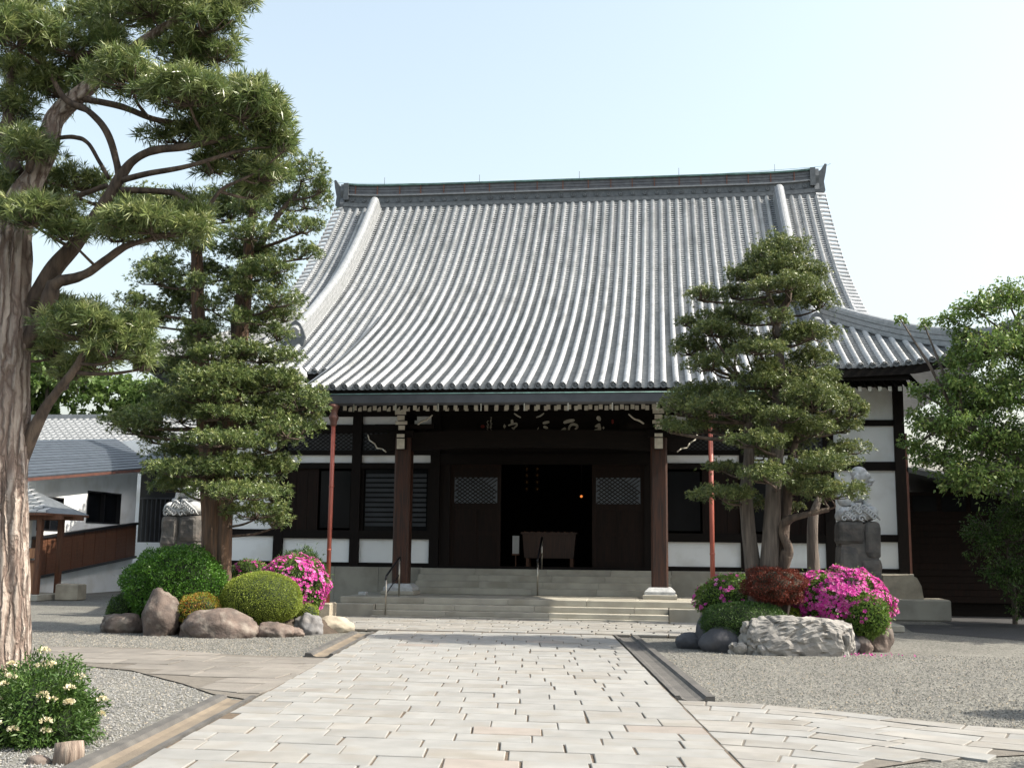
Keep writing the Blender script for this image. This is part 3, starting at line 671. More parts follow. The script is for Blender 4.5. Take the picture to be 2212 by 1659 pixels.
def lattice(x0, x1, z0, z1, yv, sp, pale, parent=None, bw=.013):
    p = wbox('lattice_pane', x0, x1, yv+.03, yv+.045, z0, z1, 'lattice_pane' if pale else 'gutter_metal', parent)
    mb = MB(); W_, H_ = x1-x0, z1-z0; sl_ = .72
    for d in (1, -1):
        c = -H_/sl_-sp
        while c < W_+H_/sl_+sp:
            # line x = c + t/sl (d=1) clipped to the frame
            pts = []
            for t in np.linspace(0, H_, 13):
                x = c+t/sl_ if d > 0 else c-t/sl_
                if 0 <= x <= W_: pts.append((x0+x, z0+t))
            if len(pts) >= 2:
                (xa, za), (xb, zb) = pts[0], pts[-1]; o = .0 if d > 0 else .007
                V = [(xa-bw, yv+o, za), (xa+bw, yv+o, za), (xb+bw, yv+o, zb), (xb-bw, yv+o, zb)]; V += [(a, b_+.012, c_) for a, b_, c_ in V]
                mb.add(V, [(3, 2, 1, 0), (0, 1, 5, 4), (2, 3, 7, 6), (1, 2, 6, 5), (3, 0, 4, 7)])
            c += sp*1.35
    mb.build('lattice', 'dark_wood', p)
    return p
bay(-8.95, -7.2, 'white', -1); bay(-7.2, -5.1, 'board', -1); bay(-5.1, -2.95, 'slat', -1)
bay(2.95, 5.1, 'board', 1); bay(5.1, 7.2, 'board', 1); bay(7.2, 8.95, 'white', 1)
# middle bay: lintel, transom boards, doors, dark interior
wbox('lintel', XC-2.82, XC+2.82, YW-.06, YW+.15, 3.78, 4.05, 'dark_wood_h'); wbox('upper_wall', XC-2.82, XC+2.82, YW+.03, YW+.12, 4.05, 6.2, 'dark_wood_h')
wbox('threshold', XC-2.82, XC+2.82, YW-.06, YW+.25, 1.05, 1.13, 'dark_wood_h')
def door(x0, x1, yv, lat):
    d = wbox('door', x0, x1, yv+.02, yv+.05, 1.13, 3.78, 'door_wood')
    st = .10
    for q in (x0, x1-st, (x0+x1)/2-.04): wbox('stile', q, q+(st if q != (x0+x1)/2-.04 else .08), yv, yv+.06, 1.13, 2.70 if q == (x0+x1)/2-.04 else 3.78, 'door_wood', d)
    for z0, z1 in ((1.13, 1.28), (1.93, 2.03), (2.60, 2.74), (3.46, 3.58), (3.70, 3.78)): wbox('rail', x0+st, x1-st, yv+.004, yv+.055, z0, z1, 'door_wood', d)
    p = wbox('door_pane', x0+st, x1-st, yv+.012, yv+.018, 2.76, 3.44, 'lattice_pane', d)
    mb = MB(); W_ = x1-x0-2*st; n = 11
    for i in range(-n, n+1):
        for dd in (1, -1):
            c = i*.105*1.35; pts = [((c+t/.72*dd), t) for t in np.linspace(0, .68, 12)]; pts = [q for q in pts if 0 <= q[0] <= W_]
            if len(pts) >= 2:
                (xa, za), (xb, zb) = pts[0], pts[-1]; xa += x0+st; xb += x0+st; za += 2.76; zb += 2.76; o = .006 if dd > 0 else 0
                mb.add([(xa-.02, yv+o, za), (xa+.02, yv+o, za), (xb+.02, yv+o, zb), (xb-.02, yv+o, zb)], [(3, 2, 1, 0)])
    mb.build('door_lattice', 'dark_wood', d)
door(XC-2.55, XC-1.20, YW+.10, 1); door(XC+1.20, XC+2.55, YW+.10, 1)
for s in (-1, 1): wbox('door_jamb', min(XC+s*2.55, XC+s*2.82), max(XC+s*2.55, XC+s*2.82), YW+.02, YW+.14, 1.13, 3.78, 'dark_wood')
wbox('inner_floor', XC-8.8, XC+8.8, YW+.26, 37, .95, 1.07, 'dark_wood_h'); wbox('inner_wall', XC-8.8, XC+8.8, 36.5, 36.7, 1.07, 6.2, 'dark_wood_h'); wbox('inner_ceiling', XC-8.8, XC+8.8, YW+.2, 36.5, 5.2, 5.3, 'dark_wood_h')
for s in (-1, 1):
    wbox('side_wall', min(XC+s*8.95, XC+s*9.05), max(XC+s*8.95, XC+s*9.05), YW+.17, 46, 1.07, 6.2, 'plaster'); wbox('foundation', min(XC+s*9.0, XC+s*9.1), max(XC+s*9.0, XC+s*9.1), 28.9, 46, 0, 1.07, 'granite_step')
wbox('rear_wall', XC-9.05, XC+9.05, 46, 46.2, 0, 6.2, 'plaster')
# stone foundation panels under the wall
for x, xe in ((XC-9.15, XC-3.225), (XC+3.225, XC+9.15)):
  while x < xe-.05:
    x1 = min(x+1.19, xe)
    wbox('foundation_stone', x+.004, x1-.004, 28.86, 29.25, 0, 1.07, 'granite_step', c=.006)
    x = x1
# inner flight up to the doors
for i in range(4):
    yy0 = 27.78+.28*i; x = XC-3.22; 
    while x < XC+3.2:
        x1 = min(x+random.uniform(1.3, 1.9), XC+3.22)
        if XC+3.22-x1 < .5: x1 = XC+3.22
        wbox('inner_step', x+.003, x1-.003, yy0, 29.3 if i == 3 else yy0+.30, .45 if i == 0 else .45+.155*i-.02, .45+.155*(i+1)-.002*i, 'granite_step', c=.008); x = x1
# ------------------------------------------------------------------ porch: columns, beam, brackets, plaque
for cx in (-6.31, -.035):
    wbox('base_slab', cx-.40, cx+.40, 26.60, 27.40, .452, .55, 'granite_step', c=.015)
    MB().lathe((0, 0, 0), [(.01, 0)], 4)
    pl = MB()
    for (w0, z0), (w1, z1) in (((.36, .55), (.36, .62)), ((.36, .62), (.30, .68)), ((.30, .68), (.25, .72))):
        V = [(cx+a*w0, 27+b_*w0, z0) for b_ in (-1, 1) for a in (-1, 1)]+[(cx+a*w1, 27+b_*w1, z1) for b_ in (-1, 1) for a in (-1, 1)]; pl.hull8(V)
    pl.build('column_plinth', 'statue_stone', hall)
    h = .20; c = .045
    sec = [(-h+c, -h), (h-c, -h), (h, -h+c), (h, h-c), (h-c, h), (-h+c, h), (-h, h-c), (-h, -h+c)]
    MB().poly([(cx+a, 27+b_) for a, b_ in sec], 3.55, 'z', .72).build('porch_column', 'column_wood', hall)
    s = -1 if cx < XC else 1
    # bracket stack with white painted ends
    for k, (w, z0, z1, d) in enumerate(((.20, 3.97, 4.23, .42), (.20, 4.25, 4.34, .44), (.17, 4.44, 4.56, .36), (.30, 4.57, 4.66, .40), (.19, 4.67, 4.79, .46), (.28, 4.80, 4.93, .52))):
        a = wbox('bracket_arm', cx-w/2, cx+w/2, 27-d, 27.2+d, z0, z1, 'dark_wood'); wbox('painted_end', cx-w/2+.004, cx+w/2-.004, 27-d-.012, 27-d, z0+.004, z1-.004, 'white_paint', a)
    wbox('bracket_crossarm', cx-.75, cx+.75, 26.92, 27.08, 4.5, 4.62, 'dark_wood_h'); wbox('bearing_block', cx-.26, cx+.26, 26.76, 27.24, 4.28, 4.44, 'dark_wood')
    # scrolled beam nose with a white edge
    nose = [(.2, 3.98), (.42, 3.92), (.52, 4.0), (.66, 4.02), (.72, 4.13), (.86, 4.22), (.90, 4.36), (.2, 4.40)]
    nb_ = MB().poly([(cx+s*a, b_) for a, b_ in nose][::s], .22, 'y', 26.89).build('beam_nose', 'dark_wood_h', hall)
    ed = MB(); 
    for (a, b_), (c_, d_) in zip(nose[1:6], nose[2:7]):
        ed.tube([(cx+s*(a+.015), 26.882, b_), (cx+s*(c_+.015), 26.882, d_)], .018, 5)
    ed.build('painted_edge', 'white_paint', nb_)
    tie, tr = smooth_path([(cx, 27.2, 4.25, .13), (cx, 27.8, 4.45, .15), (cx, 28.4, 4.62, .15), (cx, 29.0, 4.66, .13)], 4)
    MB().tube(tie, tr, 8).build('tie_beam', 'dark_wood_h', hall)
    # carved cloud board beside the bracket with white edge
    kb = MB()
    kp, kr = smooth_path([(cx+s*-.35, 26.86, 4.60, .022), (cx+s*-.46, 26.86, 4.68, .03), (cx+s*-.58, 26.86, 4.72, .022), (cx+s*-.72, 26.86, 4.84, .02)], 3); kb.tube(kp, kr, 5).build('painted_scroll', 'white_paint', hall)
bp = [(-6.1, 3.96), (-5.0, 4.02), (-3.17, 4.05), (-1.3, 4.02), (-.24, 3.96), (-.24, 4.40), (-1.3, 4.45), (-3.17, 4.47), (-5.0, 4.45), (-6.1, 4.40)]
MB().poly(bp, .26, 'y', 26.87).build('rainbow_beam', 'dark_wood_h', hall)
wbox('porch_purlin', XC-5.0, XC+5.0, 26.88, 27.12, 4.96, 5.14, 'dark_wood_h'); wbox('porch_wall_plate', XC-5.0, XC+5.0, YW-.12, YW-.08, 5.2, 5.5, 'dark_wood_h')
for s in (-1, 1): 
    kp, kr = smooth_path([(XC-.2+s*.36, 26.86, 4.80, .014), (XC-.2+s*.24, 26.86, 4.85, .02), (XC-.2+s*.52, 26.86, 4.93, .016)], 3)
# plaque with brush characters
plq = wbox('name_plaque', -4.62, -1.0, 27.52, 27.58, 4.36, 4.98, 'dark_wood_h'); tag(plq, 'dark plaque with pale brush characters')
def PXY(p): return (-4.62+.00233*p[0], 5.525-.00233*p[1])
def stroke(pts, th):
    P = [PXY(p) for p in pts]
    if len(P) == 1: P = [(P[0][0]-.001, P[0][1]), (P[0][0]+.001, P[0][1])]
    sp, _ = smooth_path([(a, 0, b_) for a, b_ in P], 5 if len(P) > 2 else 3); r = th*.00233/2; V = []; n = len(sp)
    L_ = []; R_ = []
    for i, p in enumerate(sp):
        t = (sp[min(i+1, n-1)]-sp[max(i-1, 0)]); t = t.normalized() if t.length > 1e-7 else Vector((1, 0, 0)); nn = Vector((-t.z, 0, t.x))
        w = r*(.72+.38*math.sin(math.pi*(i+.6)/n)+.12*mnoise.noise(Vector((i*1.3, pts[0][0], 0)))); L_.append((p+nn*w)); R_.append((p-nn*w))
    e0 = sp[0]-(sp[1]-sp[0]).normalized()*r*.5; e1 = sp[-1]+(sp[-1]-sp[-2]).normalized()*r*.6
    loop = [e0]+L_+[e1]+R_[::-1]
    return [(q.x, q.z) for q in loop]
CH = [[([(1325, 290), (1345, 325)], 40), ([(1345, 368), (1300, 395)], 26), ([(1335, 368), (1342, 420), (1330, 452)], 34), ([(1322, 425), (1268, 452)], 26), ([(1385, 408)], 38), ([(1340, 430), (1365, 452)], 20)],
      [([(962, 350), (1010, 335), (1070, 325)], 34), ([(1015, 450), (1020, 400), (1050, 370), (1095, 378), (1105, 402), (1085, 418)], 26), ([(978, 410), (935, 445)], 32), ([(1010, 448), (1090, 450)], 22)],
      [([(738, 356), (800, 342)], 28), ([(745, 394), (785, 408)], 28), ([(690, 400), (670, 446)], 9)],
      [([(318, 388)], 58), ([(400, 320), (404, 366)], 28), ([(362, 378), (400, 366), (445, 358), (452, 380), (415, 412)], 20), ([(400, 405), (425, 418)], 16)]]
for ch in CH:
    for j, (p, t) in enumerate(ch): MB().poly(stroke(p, t), -.006-.0008*j, 'y', 27.519).build('brush_stroke', 'white_paint', plq)
sm = MB()
for cx_, ya_, yb_ in ((135, 330, 458), (172, 290, 452)):
    yv = ya_
    while yv < yb_: 
        for _ in range(2): 
            a = cx_+random.uniform(-8, 8); sm.poly(stroke([(a-6, yv), (a+random.uniform(3, 9), yv+random.uniform(-5, 7))], 3.4), -.004, 'y', 27.519-random.random()*.001)
        yv += 11
sm.build('small_inscription', 'white_paint', plq, 'stuff')
MB().poly(stroke([(66, 388), (96, 390)], 34), -.004, 'y', 27.519).build('seal_mark', 'seal_red', plq); MB().poly(stroke([(1482, 322), (1482, 360)], 22), -.004, 'y', 27.519).build('seal_mark', 'seal_red', plq)
for a, b_ in (((430, 255), (500, 298)), ((670, 298), (750, 255))): MB().poly(stroke([a, ((a[0]+b_[0])/2+4, (a[1]+b_[1])/2+6), b_], 15), -.01, 'y', 27.40).build('painted_scroll', 'white_paint', hall)
# downpipes
for px, zb in ((-7.33, .36), (1.08, .05)):
    d = MB().tube([(px, 24.27, 4.3), (px, 24.27, 2.4), (px, 24.27, zb)], .05, 12).build('downpipe', 'red_pipe', hall)
    MB().lathe((px, 24.27, 4.3), [(.05, -.02), (.075, .0), (.075, .05), (.085, .10), (.11, .16), (.11, .20), (.075, .26), (.09, .34), (.12, .40), (.13, .42), (.13, .47)], 14).build('pipe_hopper', 'rust_brown', d)
    for zz in (4.29, 2.9, 1.5): MB().lathe((px, 24.27, zz), [(.052, 0), (.056, .005), (.056, .035), (.052, .04)], 12).build('pipe_band', 'red_pipe', d)
# ------------------------------------------------------------------ stone platform and steps
plat = thing('stone_steps', 'wide stone platform with three pale steps before the columns', 'steps', (XC, 25, 0))
def blocks(x0, x1, y0, y1, z0, z1, name, lo=1.5, hi=2.4):
    x = x0
    while x < x1-.01:
        x2 = min(x+random.uniform(lo, hi), x1)
        if x1-x2 < .6: x2 = x1
        MB().cbox(x+.004, x2-.004, y0, y1, z0, z1, .010).build(name, 'granite_step', plat); x = x2
MB().box(-7.34, .84, 25.75, 28.2, .0, .43).build('platform_core', 'granite_step', plat)
blocks(-6.45, .15, 24.66, 25.2, .0, .085, 'step_footing'); 
blocks(-6.45, .15, 24.80, 25.2, .085, .19, 'step_block'); blocks(-6.45, .15, 25.12, 25.6, .19, .315, 'step_block'); blocks(-7.38, .88, 25.44, 25.95, .315, .45, 'step_block')
for i in range(4): blocks(-7.38, .88, 25.955+.56*i, 25.955+.56*(i+1)-.005, .40, .449, 'platform_slab', 1.0, 1.5)
for a, b_ in ((-7.34, -6.46), (.16, .84)): blocks(a, b_, 25.0, 25.9, 0, .312, 'side_block', .5, .9)
# ------------------------------------------------------------------ things round the entrance
ob = thing('offertory_box', 'brown wooden offertory box in the open doorway', 'box', (-2.98, 30.2, 1.07))
V = [(x, y_, z) for z, dx in ((1.34, .66), (1.98, .72)) for y_ in (29.95, 30.55) for x in (-2.98-dx, -2.98+dx)]
MB().hull8(V).build('box_body', 'box_wood', ob); MB().box(-3.74, -2.22, 29.91, 30.59, 1.98, 2.03).build('box_rim', 'box_wood', ob)
for a in (-3.6, -2.42): 
    for b_ in (30.0, 30.44): MB().box(a, a+.08, b_, b_+.08, 1.07, 1.34).build('leg', 'brown_wood', ob)
for i in range(8): MB().box(-3.66+i*.18, -3.60+i*.18, 29.95, 30.55, 2.03, 2.05).build('slat', 'brown_wood', ob)
ns = thing('notice_stand', 'narrow white notice board on a wooden stand by the offertory box', 'sign', (-3.88, 30.0, 1.07))
MB().cbox(-3.97, -3.79, 29.98, 30.02, 1.45, 1.93, .006).build('notice_panel', 'pale_sign', ns); MB().box(-3.895, -3.865, 29.99, 30.01, 1.09, 1.45).build('stand_post', 'brown_wood', ns); MB().box(-4.08, -3.68, 29.9, 30.1, 1.07, 1.10).build('stand_base', 'brown_wood', ns); MB().box(-3.98, -3.78, 29.975, 30.025, 1.41, 1.45).build('panel_ledge', 'brown_wood', ns)
la_ = thing('hanging_lamp', 'small round orange lamp glowing inside the dark hall', 'lamp', (-2.2, 31.2, 3.1))
MB().lathe((-2.2, 31.2, 3.05), [(.01, -.035), (.03, -.022), (.038, 0), (.03, .022), (.01, .035)], 12).build('lamp_globe', 'lamp_glow', la_); MB().tube([(-2.2, 31.2, 3.09), (-2.2, 31.2, 5.2)], .006, 5).build('lamp_cord', 'black_metal', la_)
for gx, gl in ((-3.72, 'dark gold ornament hanging in the doorway above the notice stand'), (-3.42, 'dark gold ornament hanging in the doorway above the offertory box')):
    gd = thing('hanging_ornament', gl, 'ornament', (gx, 31.0, 3.1), 'gold ornaments in the doorway')
    MB().tube([(gx, 31, 4.9), (gx, 31, 4.3)], .01, 5).build('chain', 'gold', gd)
    for i in range(6): MB().lathe((gx, 31, 4.2-i*.19), [(.02, .09), (.06, .04), (.075, 0), (.05, -.05), (.02, -.09)], 10).build('ornament_tier', 'gold', gd)
for nm, lab, p in (('handrail', 'steel handrail rising over the lower steps by left column', [(-6.12, 24.72, .05, .93), (-6.16, 26.15, .45, 1.33)]), ('handrail', 'steel handrail in the middle of the inner steps', [(-3.03, 27.70, .45, 1.33), (-3.03, 28.68, 1.06, 1.86)])):
    hd = thing(nm, lab, 'handrail', (p[0][0], p[0][1], p[0][2]))
    for x_, y_, z0, z1 in p: MB().tube([(x_, y_, z0), (x_, y_, z1)], .020, 8).build('rail_post', 'steel', hd)
    (xa, ya, z0, za), (xb, yb_, z1, zb_) = p
    MB().tube([(xa, ya-.06, za-.06), (xa, ya, za+.02), (xb, yb_, zb_+.02), (xb, yb_+.08, zb_-.04)], .024, 8).build('grab_rail', 'black_metal', hd)
    MB().tube([(xa, ya, za-.38), (xb, yb_, zb_-.38)], .012, 6).build('lower_rail', 'black_metal', hd)
o = MB().cbox(-7.62, -7.2, 24.02, 24.55, .0, .36, .02, .006).build('stone_block', 'lichen_stone'); tag(o, 'squared stone block under the left red downpipe', 'stone')
o = MB().cbox(-7.16, -6.98, 26.2, 26.4, .45, .53, .01).build('small_stone_box', 'statue_stone'); tag(o, 'small pale block lying on the platform behind left downpipe', 'block')
# ================================================================== left annex: sloping corridor, shed, tiled wing
def par(name, parent, m, mb): return mb.build(name, m, parent)
XA = -18.45
ann = thing('white_corridor', 'white plastered corridor building with blue slate roof and sloping timber skirt', 'building', (-19.5, 34.5, 0))
zlow = lambda Y: 3.49+.107*(Y-30.14)
pts = [(31.0, -.02), (37.5, -.02), (37.5, zlow(37.5)+.1), (31.0, zlow(31.0)+.1)]
holes = [(34.09, 36.37, 2.26, 3.30), (31.21, 32.66, 1.96, 2.99)]
w = MB(); ys = [31.0, 31.21, 32.66, 34.09, 36.37, 37.5]
for a, b_ in zip(ys, ys[1:]):
    h = [q for q in holes if abs(q[0]-a) < .01]
    za, zb = zlow(a)+.12, zlow(b_)+.12
    for z0a, z0b, z1a, z1b in ([(-.02, -.02, h[0][2], h[0][2]), (h[0][3], h[0][3], za, zb)] if h else [(-.02, -.02, za, zb)]):
        w.hull8([(x, y_, z) for (ya_, yb_, zz) in ((a, b_, 0), (a, b_, 1)) for (y_, z) in (((ya_, (z0a, z1a)[zz]), (yb_, (z0b, z1b)[zz]))) for x in (XA-.2, XA)])
w.build('wall', 'plaster', ann)
for y0, y1, z0, z1 in holes:
    wd = MB().box(XA-.14, XA-.12, y0, y1, z0, z1).build('window', 'window_dark', ann)
    f_ = MB()
    for a in ((y0, y0+.05, z0, z1), (y1-.05, y1, z0, z1), (y0+.05, y1-.05, z0, z0+.05), (y0+.05, y1-.05, z1-.05, z1), ((y0+y1)/2-.025, (y0+y1)/2+.025, z0+.05, z1-.05)): f_.box(XA-.12, XA+.015, *a)
    f_.build('window_frame', 'black_metal', wd)
skt = lambda Y: 1.82+(Y-32.36)*.0884; skb = lambda Y: .73+(Y-32.42)*.0909
n = 9; y0, y1 = 31.0, 37.45
for i in range(n):     # slatted timber skirt panels
    a, b_ = y0+(y1-y0)*i/n+.012, y0+(y1-y0)*(i+1)/n-.012
    V = [(x, y_, f(y_)) for f in (skb, skt) for y_ in (a, b_) for x in (XA+.02, XA+.10)]
    p = MB().hull8(V).build('skirt_panel', 'brown_wood', ann)
    for j in range(1, 9):
        t = j/9; V = [(x, y_, skb(y_)+(skt(y_)-skb(y_))*t+dz) for dz in (-.012, .012) for y_ in (a+.01, b_-.01) for x in (XA+.102, XA+.112)]
        MB().hull8(V).build('skirt_batten', 'brown_wood', p)
for f, dz in ((skt, 0), (skb, -.08)):
    V = [(x, y_, f(y_)+dz+q) for q in (0, .08) for y_ in (y0, y1+.04) for x in (XA+.01, XA+.16)]; MB().hull8(V).build('skirt_rail', 'black_metal', ann)
V = [(x, y_, zlow(y_)+q) for q in (-.10, -.01) for y_ in (29.6, 37.6) for x in (-17.98, -17.86)]; MB().hull8(V).build('eave_gutter', 'rust_brown', ann)
V = [(x, y_, zlow(y_)+q+(x+17.98)*-.25) for q in (-.16, -.10) for y_ in (29.6, 37.6) for x in (-18.6, -17.98)]; MB().hull8(V).build('eave_soffit', 'plaster', ann)
nr_ = 13
for i in range(nr_):   # slate courses
    def sp(t, Y): return (-17.86-(20.9-17.86)*t, Y, zlow(Y)+t*(1.0+.0)+.0)
    t0, t1 = i/nr_, (i+1.15)/nr_; ye0, ye1 = 37.75+t0*2.8, 37.75+min(t1, 1)*2.8; V = []
    for t, ye, off in ((t0, ye0, .035), (t1, ye1, .008)):
        for Y in (29.5, ye): x, yy_, z = sp(t, Y); V.append((x, yy_, z+off))
    V += [(a, b_, c-.04) for a, b_, c in V[:2]]
    MB().add(V, [(0, 1, 3, 2), (4, 5, 1, 0)]).build('slate_course', 'slate_blue', ann)
MB().add([sp(0, 29.5), sp(0, 37.7), sp(1, 40.5), sp(1, 29.5)], [(0, 1, 2, 3)]).build('roof_deck', 'dark_wood_h', ann)
# recessed dark end bay with bars between corridor and hall
bayo = thing('recessed_bay', 'dark recessed bay with vertical bars beside the corridor', 'building', (-16.8, 38.2, 0))
MB().box(-18.66, -12.3, 38.2, 38.4, 1.66, 4.3).build('wall', 'black_metal', bayo); MB().box(-18.66, -12.3, 38.0, 38.4, 0, 1.66).build('base_wall', 'plaster', bayo)
for i in range(26): MB().box(-18.5+i*.17, -18.46+i*.17, 38.08, 38.12, 1.70, 3.2).build('bar', 'gutter_metal', bayo)
MB().box(-18.6, -13.8, 38.07, 38.13, 3.2, 3.26).build('bar_rail', 'gutter_metal', bayo)
V = [(x, y_, z) for z, dz in ((4.3, 0), (4.42, 0)) for y_ in (37.2, 44) for x in (-18.7, -12.0)]; V = [(x, y_, z+(y_-37.2)*.28) for x, y_, z in V]; MB().hull8(V).build('roof', 'slate_blue', bayo)
MB().add([(-20.9, 40.4, 4.3), (-12.2, 40.4, 4.3), (-12.2, 40.4, 6.0), (-20.9, 40.4, 5.5)], [(0, 1, 2, 3)]).build('upper_wall', 'plaster', bayo)
# tiled wing behind
wing = thing('tiled_wing', 'low building behind the corridor with sunlit grey scalloped roof tiles', 'building', (-24, 44, 0))
MB().box(-30, -19.8, 42.5, 50, 0, 5.5).build('wall', 'plaster', wing)
TL = MB(); prof = [(-.15, .0), (-.10, .05), (-.04, .065), (.02, .05), (.07, .01), (.12, -.008), (.17, .0)]
V = [(a, 0, b_+.035) for a, b_ in prof]+[(a, .46, b_-.0) for a, b_ in prof]+[(a, 0, b_-.005) for a, b_ in prof]; k = len(prof)
TL.add(V, [(i, i+1, k+i+1, k+i) for i in range(k-1)]+[(2*k+i, 2*k+i+1, i+1, i) for i in range(k-1)], True)
TLM = TL.mesh('roof_tile'); TLM.materials.append(MATS['ridge_tile'])
sl2 = math.atan2(7.0-5.45, 4.0)
for r_ in range(11):
    for c_ in range(26):
        o = link('roof_tile', TLM, None, wing); Yv = 42.0+r_*.40*math.cos(sl2); o.location = (-27.2+c_*.30+24, Yv-44, 5.45+r_*.40*math.sin(sl2)); o.rotation_euler = (sl2, 0, 0)
MB().add([(-30, 42.05, 5.42), (-19.3, 42.05, 5.42), (-19.3, 46.2, 7.02), (-30, 46.2, 7.02)], [(0, 1, 2, 3)]).build('roof_deck', 'dark_wood_h', wing)
MB().box(-30, -19.3, 46.0, 46.5, 6.9, 7.25).build('ridge', 'ridge_tile', wing); MB().box(-30, -19.3, 41.96, 42.06, 5.30, 5.40).build('eave_gutter', 'rust_brown', wing)
# small wooden shed with tiled roof
sh = thing('wooden_shed', 'small open wooden shed with grey tiled roof beside the corridor', 'shed', (-18, 30, 0))
for a, b_ in ((-17.25, 29.4), (-17.25, 30.5), (-19.6, 29.4), (-19.6, 30.5)): MB().cbox(a-.07, a+.07, b_-.07, b_+.07, .18, 2.4, .01).build('post', 'brown_wood', sh)
MB().cbox(-19.9, -17.08, 29.2, 30.7, 0, .18, .02).build('stone_base', 'granite_step', sh)
MB().box(-19.5, -17.33, 29.37, 29.43, .2, 1.05).build('panel', 'light_wood', sh); MB().box(-19.5, -17.33, 29.35, 29.45, 1.17, 1.45).build('panel_rail', 'light_wood', sh); MB().box(-19.5, -17.33, 29.34, 29.46, 1.05, 1.12).build('panel_rail', 'brown_wood', sh)
MB().box(-18.6, -17.5, 29.5, 30.0, 1.06, 1.18).build('shelf_box', 'pale_sign', sh)
for b_ in (29.4, 30.5): MB().box(-20.3, -16.6, b_-.06, b_+.06, 2.25, 2.38).build('beam', 'brown_wood', sh)
MB().hull8([(x, y_, z) for z, e in ((2.36, 0), (2.42, 0)) for y_ in (28.95, 31.3) for x in (-20.7, -16.85)]).build('eave_board', 'brown_wood', sh)
apx = (-18.5, 29.9, 3.25)
MB().add([(-20.7, 28.95, 2.42), (-16.85, 28.95, 2.42), (-16.85, 31.3, 2.42), (-20.7, 31.3, 2.42), (-18.9, 29.9, 3.2), (-18.1, 29.9, 3.2)], [(0, 1, 5, 4), (1, 2, 5), (2, 3, 4, 5), (3, 0, 4)]).build('roof_deck', 'tile_dark', sh)
for r_ in range(7):
    t = r_/7; y0 = 28.95+1.0*t; z0 = 2.44+.78*t; xl, xr = -20.7+1.8*t, -16.85-1.3*t; nn = max(int((xr-xl)/.27), 1)
    for c_ in range(nn):
        a = xl+(xr-xl)*c_/nn; d = (xr-xl)/nn
        V = [(a+.01, y0, z0+.05), (a+d-.01, y0, z0+.065), (a+d-.01, y0+.26, z0+.13), (a+.01, y0+.26, z0+.12), (a+.01, y0, z0), (a+d-.01, y0, z0)]
        MB().add(V, [(0, 1, 2, 3), (4, 5, 1, 0)]).build('roof_tile', 'tile', sh)
o = MB().cbox(-16.95, -16.3, 29.9, 30.4, 0, .46, .03, .012).build('stone_block', 'lichen_stone'); tag(o, 'rough tan stone block beside the wooden shed', 'stone')
# ------------------------------------------------------------------ right: wooden side annex and stones
an2 = thing('wooden_annex', 'dark board-clad annex with sloping tiled roof beside the hall', 'building', (8, 31, 0))
for i in range(17): MB().box(6.25, 11.5, 30.0+.008*(i % 2), 30.12, .35+i*.165, .35+(i+1)*.165-.008).build('wall_board', 'door_wood', an2)
MB().box(6.25, 11.5, 30.13, 36, 0, 3.1).build('wall', 'dark_wood_h', an2)
for i in range(4): MB().box(6.45+i*.72, 7.05+i*.72, 29.97, 29.995, 2.65, 3.05).build('window', 'window_dark', an2)
MB().box(6.14, 6.24, 29.3, 29.4, 0.3, 4.6).build('corner_pipe', 'rust_brown', an2)
V = [(x, y_, z) for dz in (0, .12) for y_ in (29.3, 36) for x, z in ((5.8+.4, 3.62+dz), (11.9, 2.3+dz))]; MB().hull8(V).build('roof', 'tile_dark', an2)
for i in range(22): MB().tube([(6.3+.001*i, 29.35+i*.3, 3.74), (11.9, 29.35+i*.3, 2.47)], .06, 6).build('tile_row', 'tile', an2)
o = MB().poly([(5.3, .5), (6.22, .5), (6.18, .8), (6.08, 1.0), (5.95, 1.06), (5.3, 1.05)], .5, 'y', 28.1).build('rounded_stone', 'lichen_stone'); tag(o, 'rounded tan stone block at the corner of the hall', 'stone')
o = MB().cbox(5.1, 6.75, 27.75, 28.8, 0, .498, .03).build('stone_footing', 'granite_step'); tag(o, 'low stone footing under the rounded corner block', 'stone')

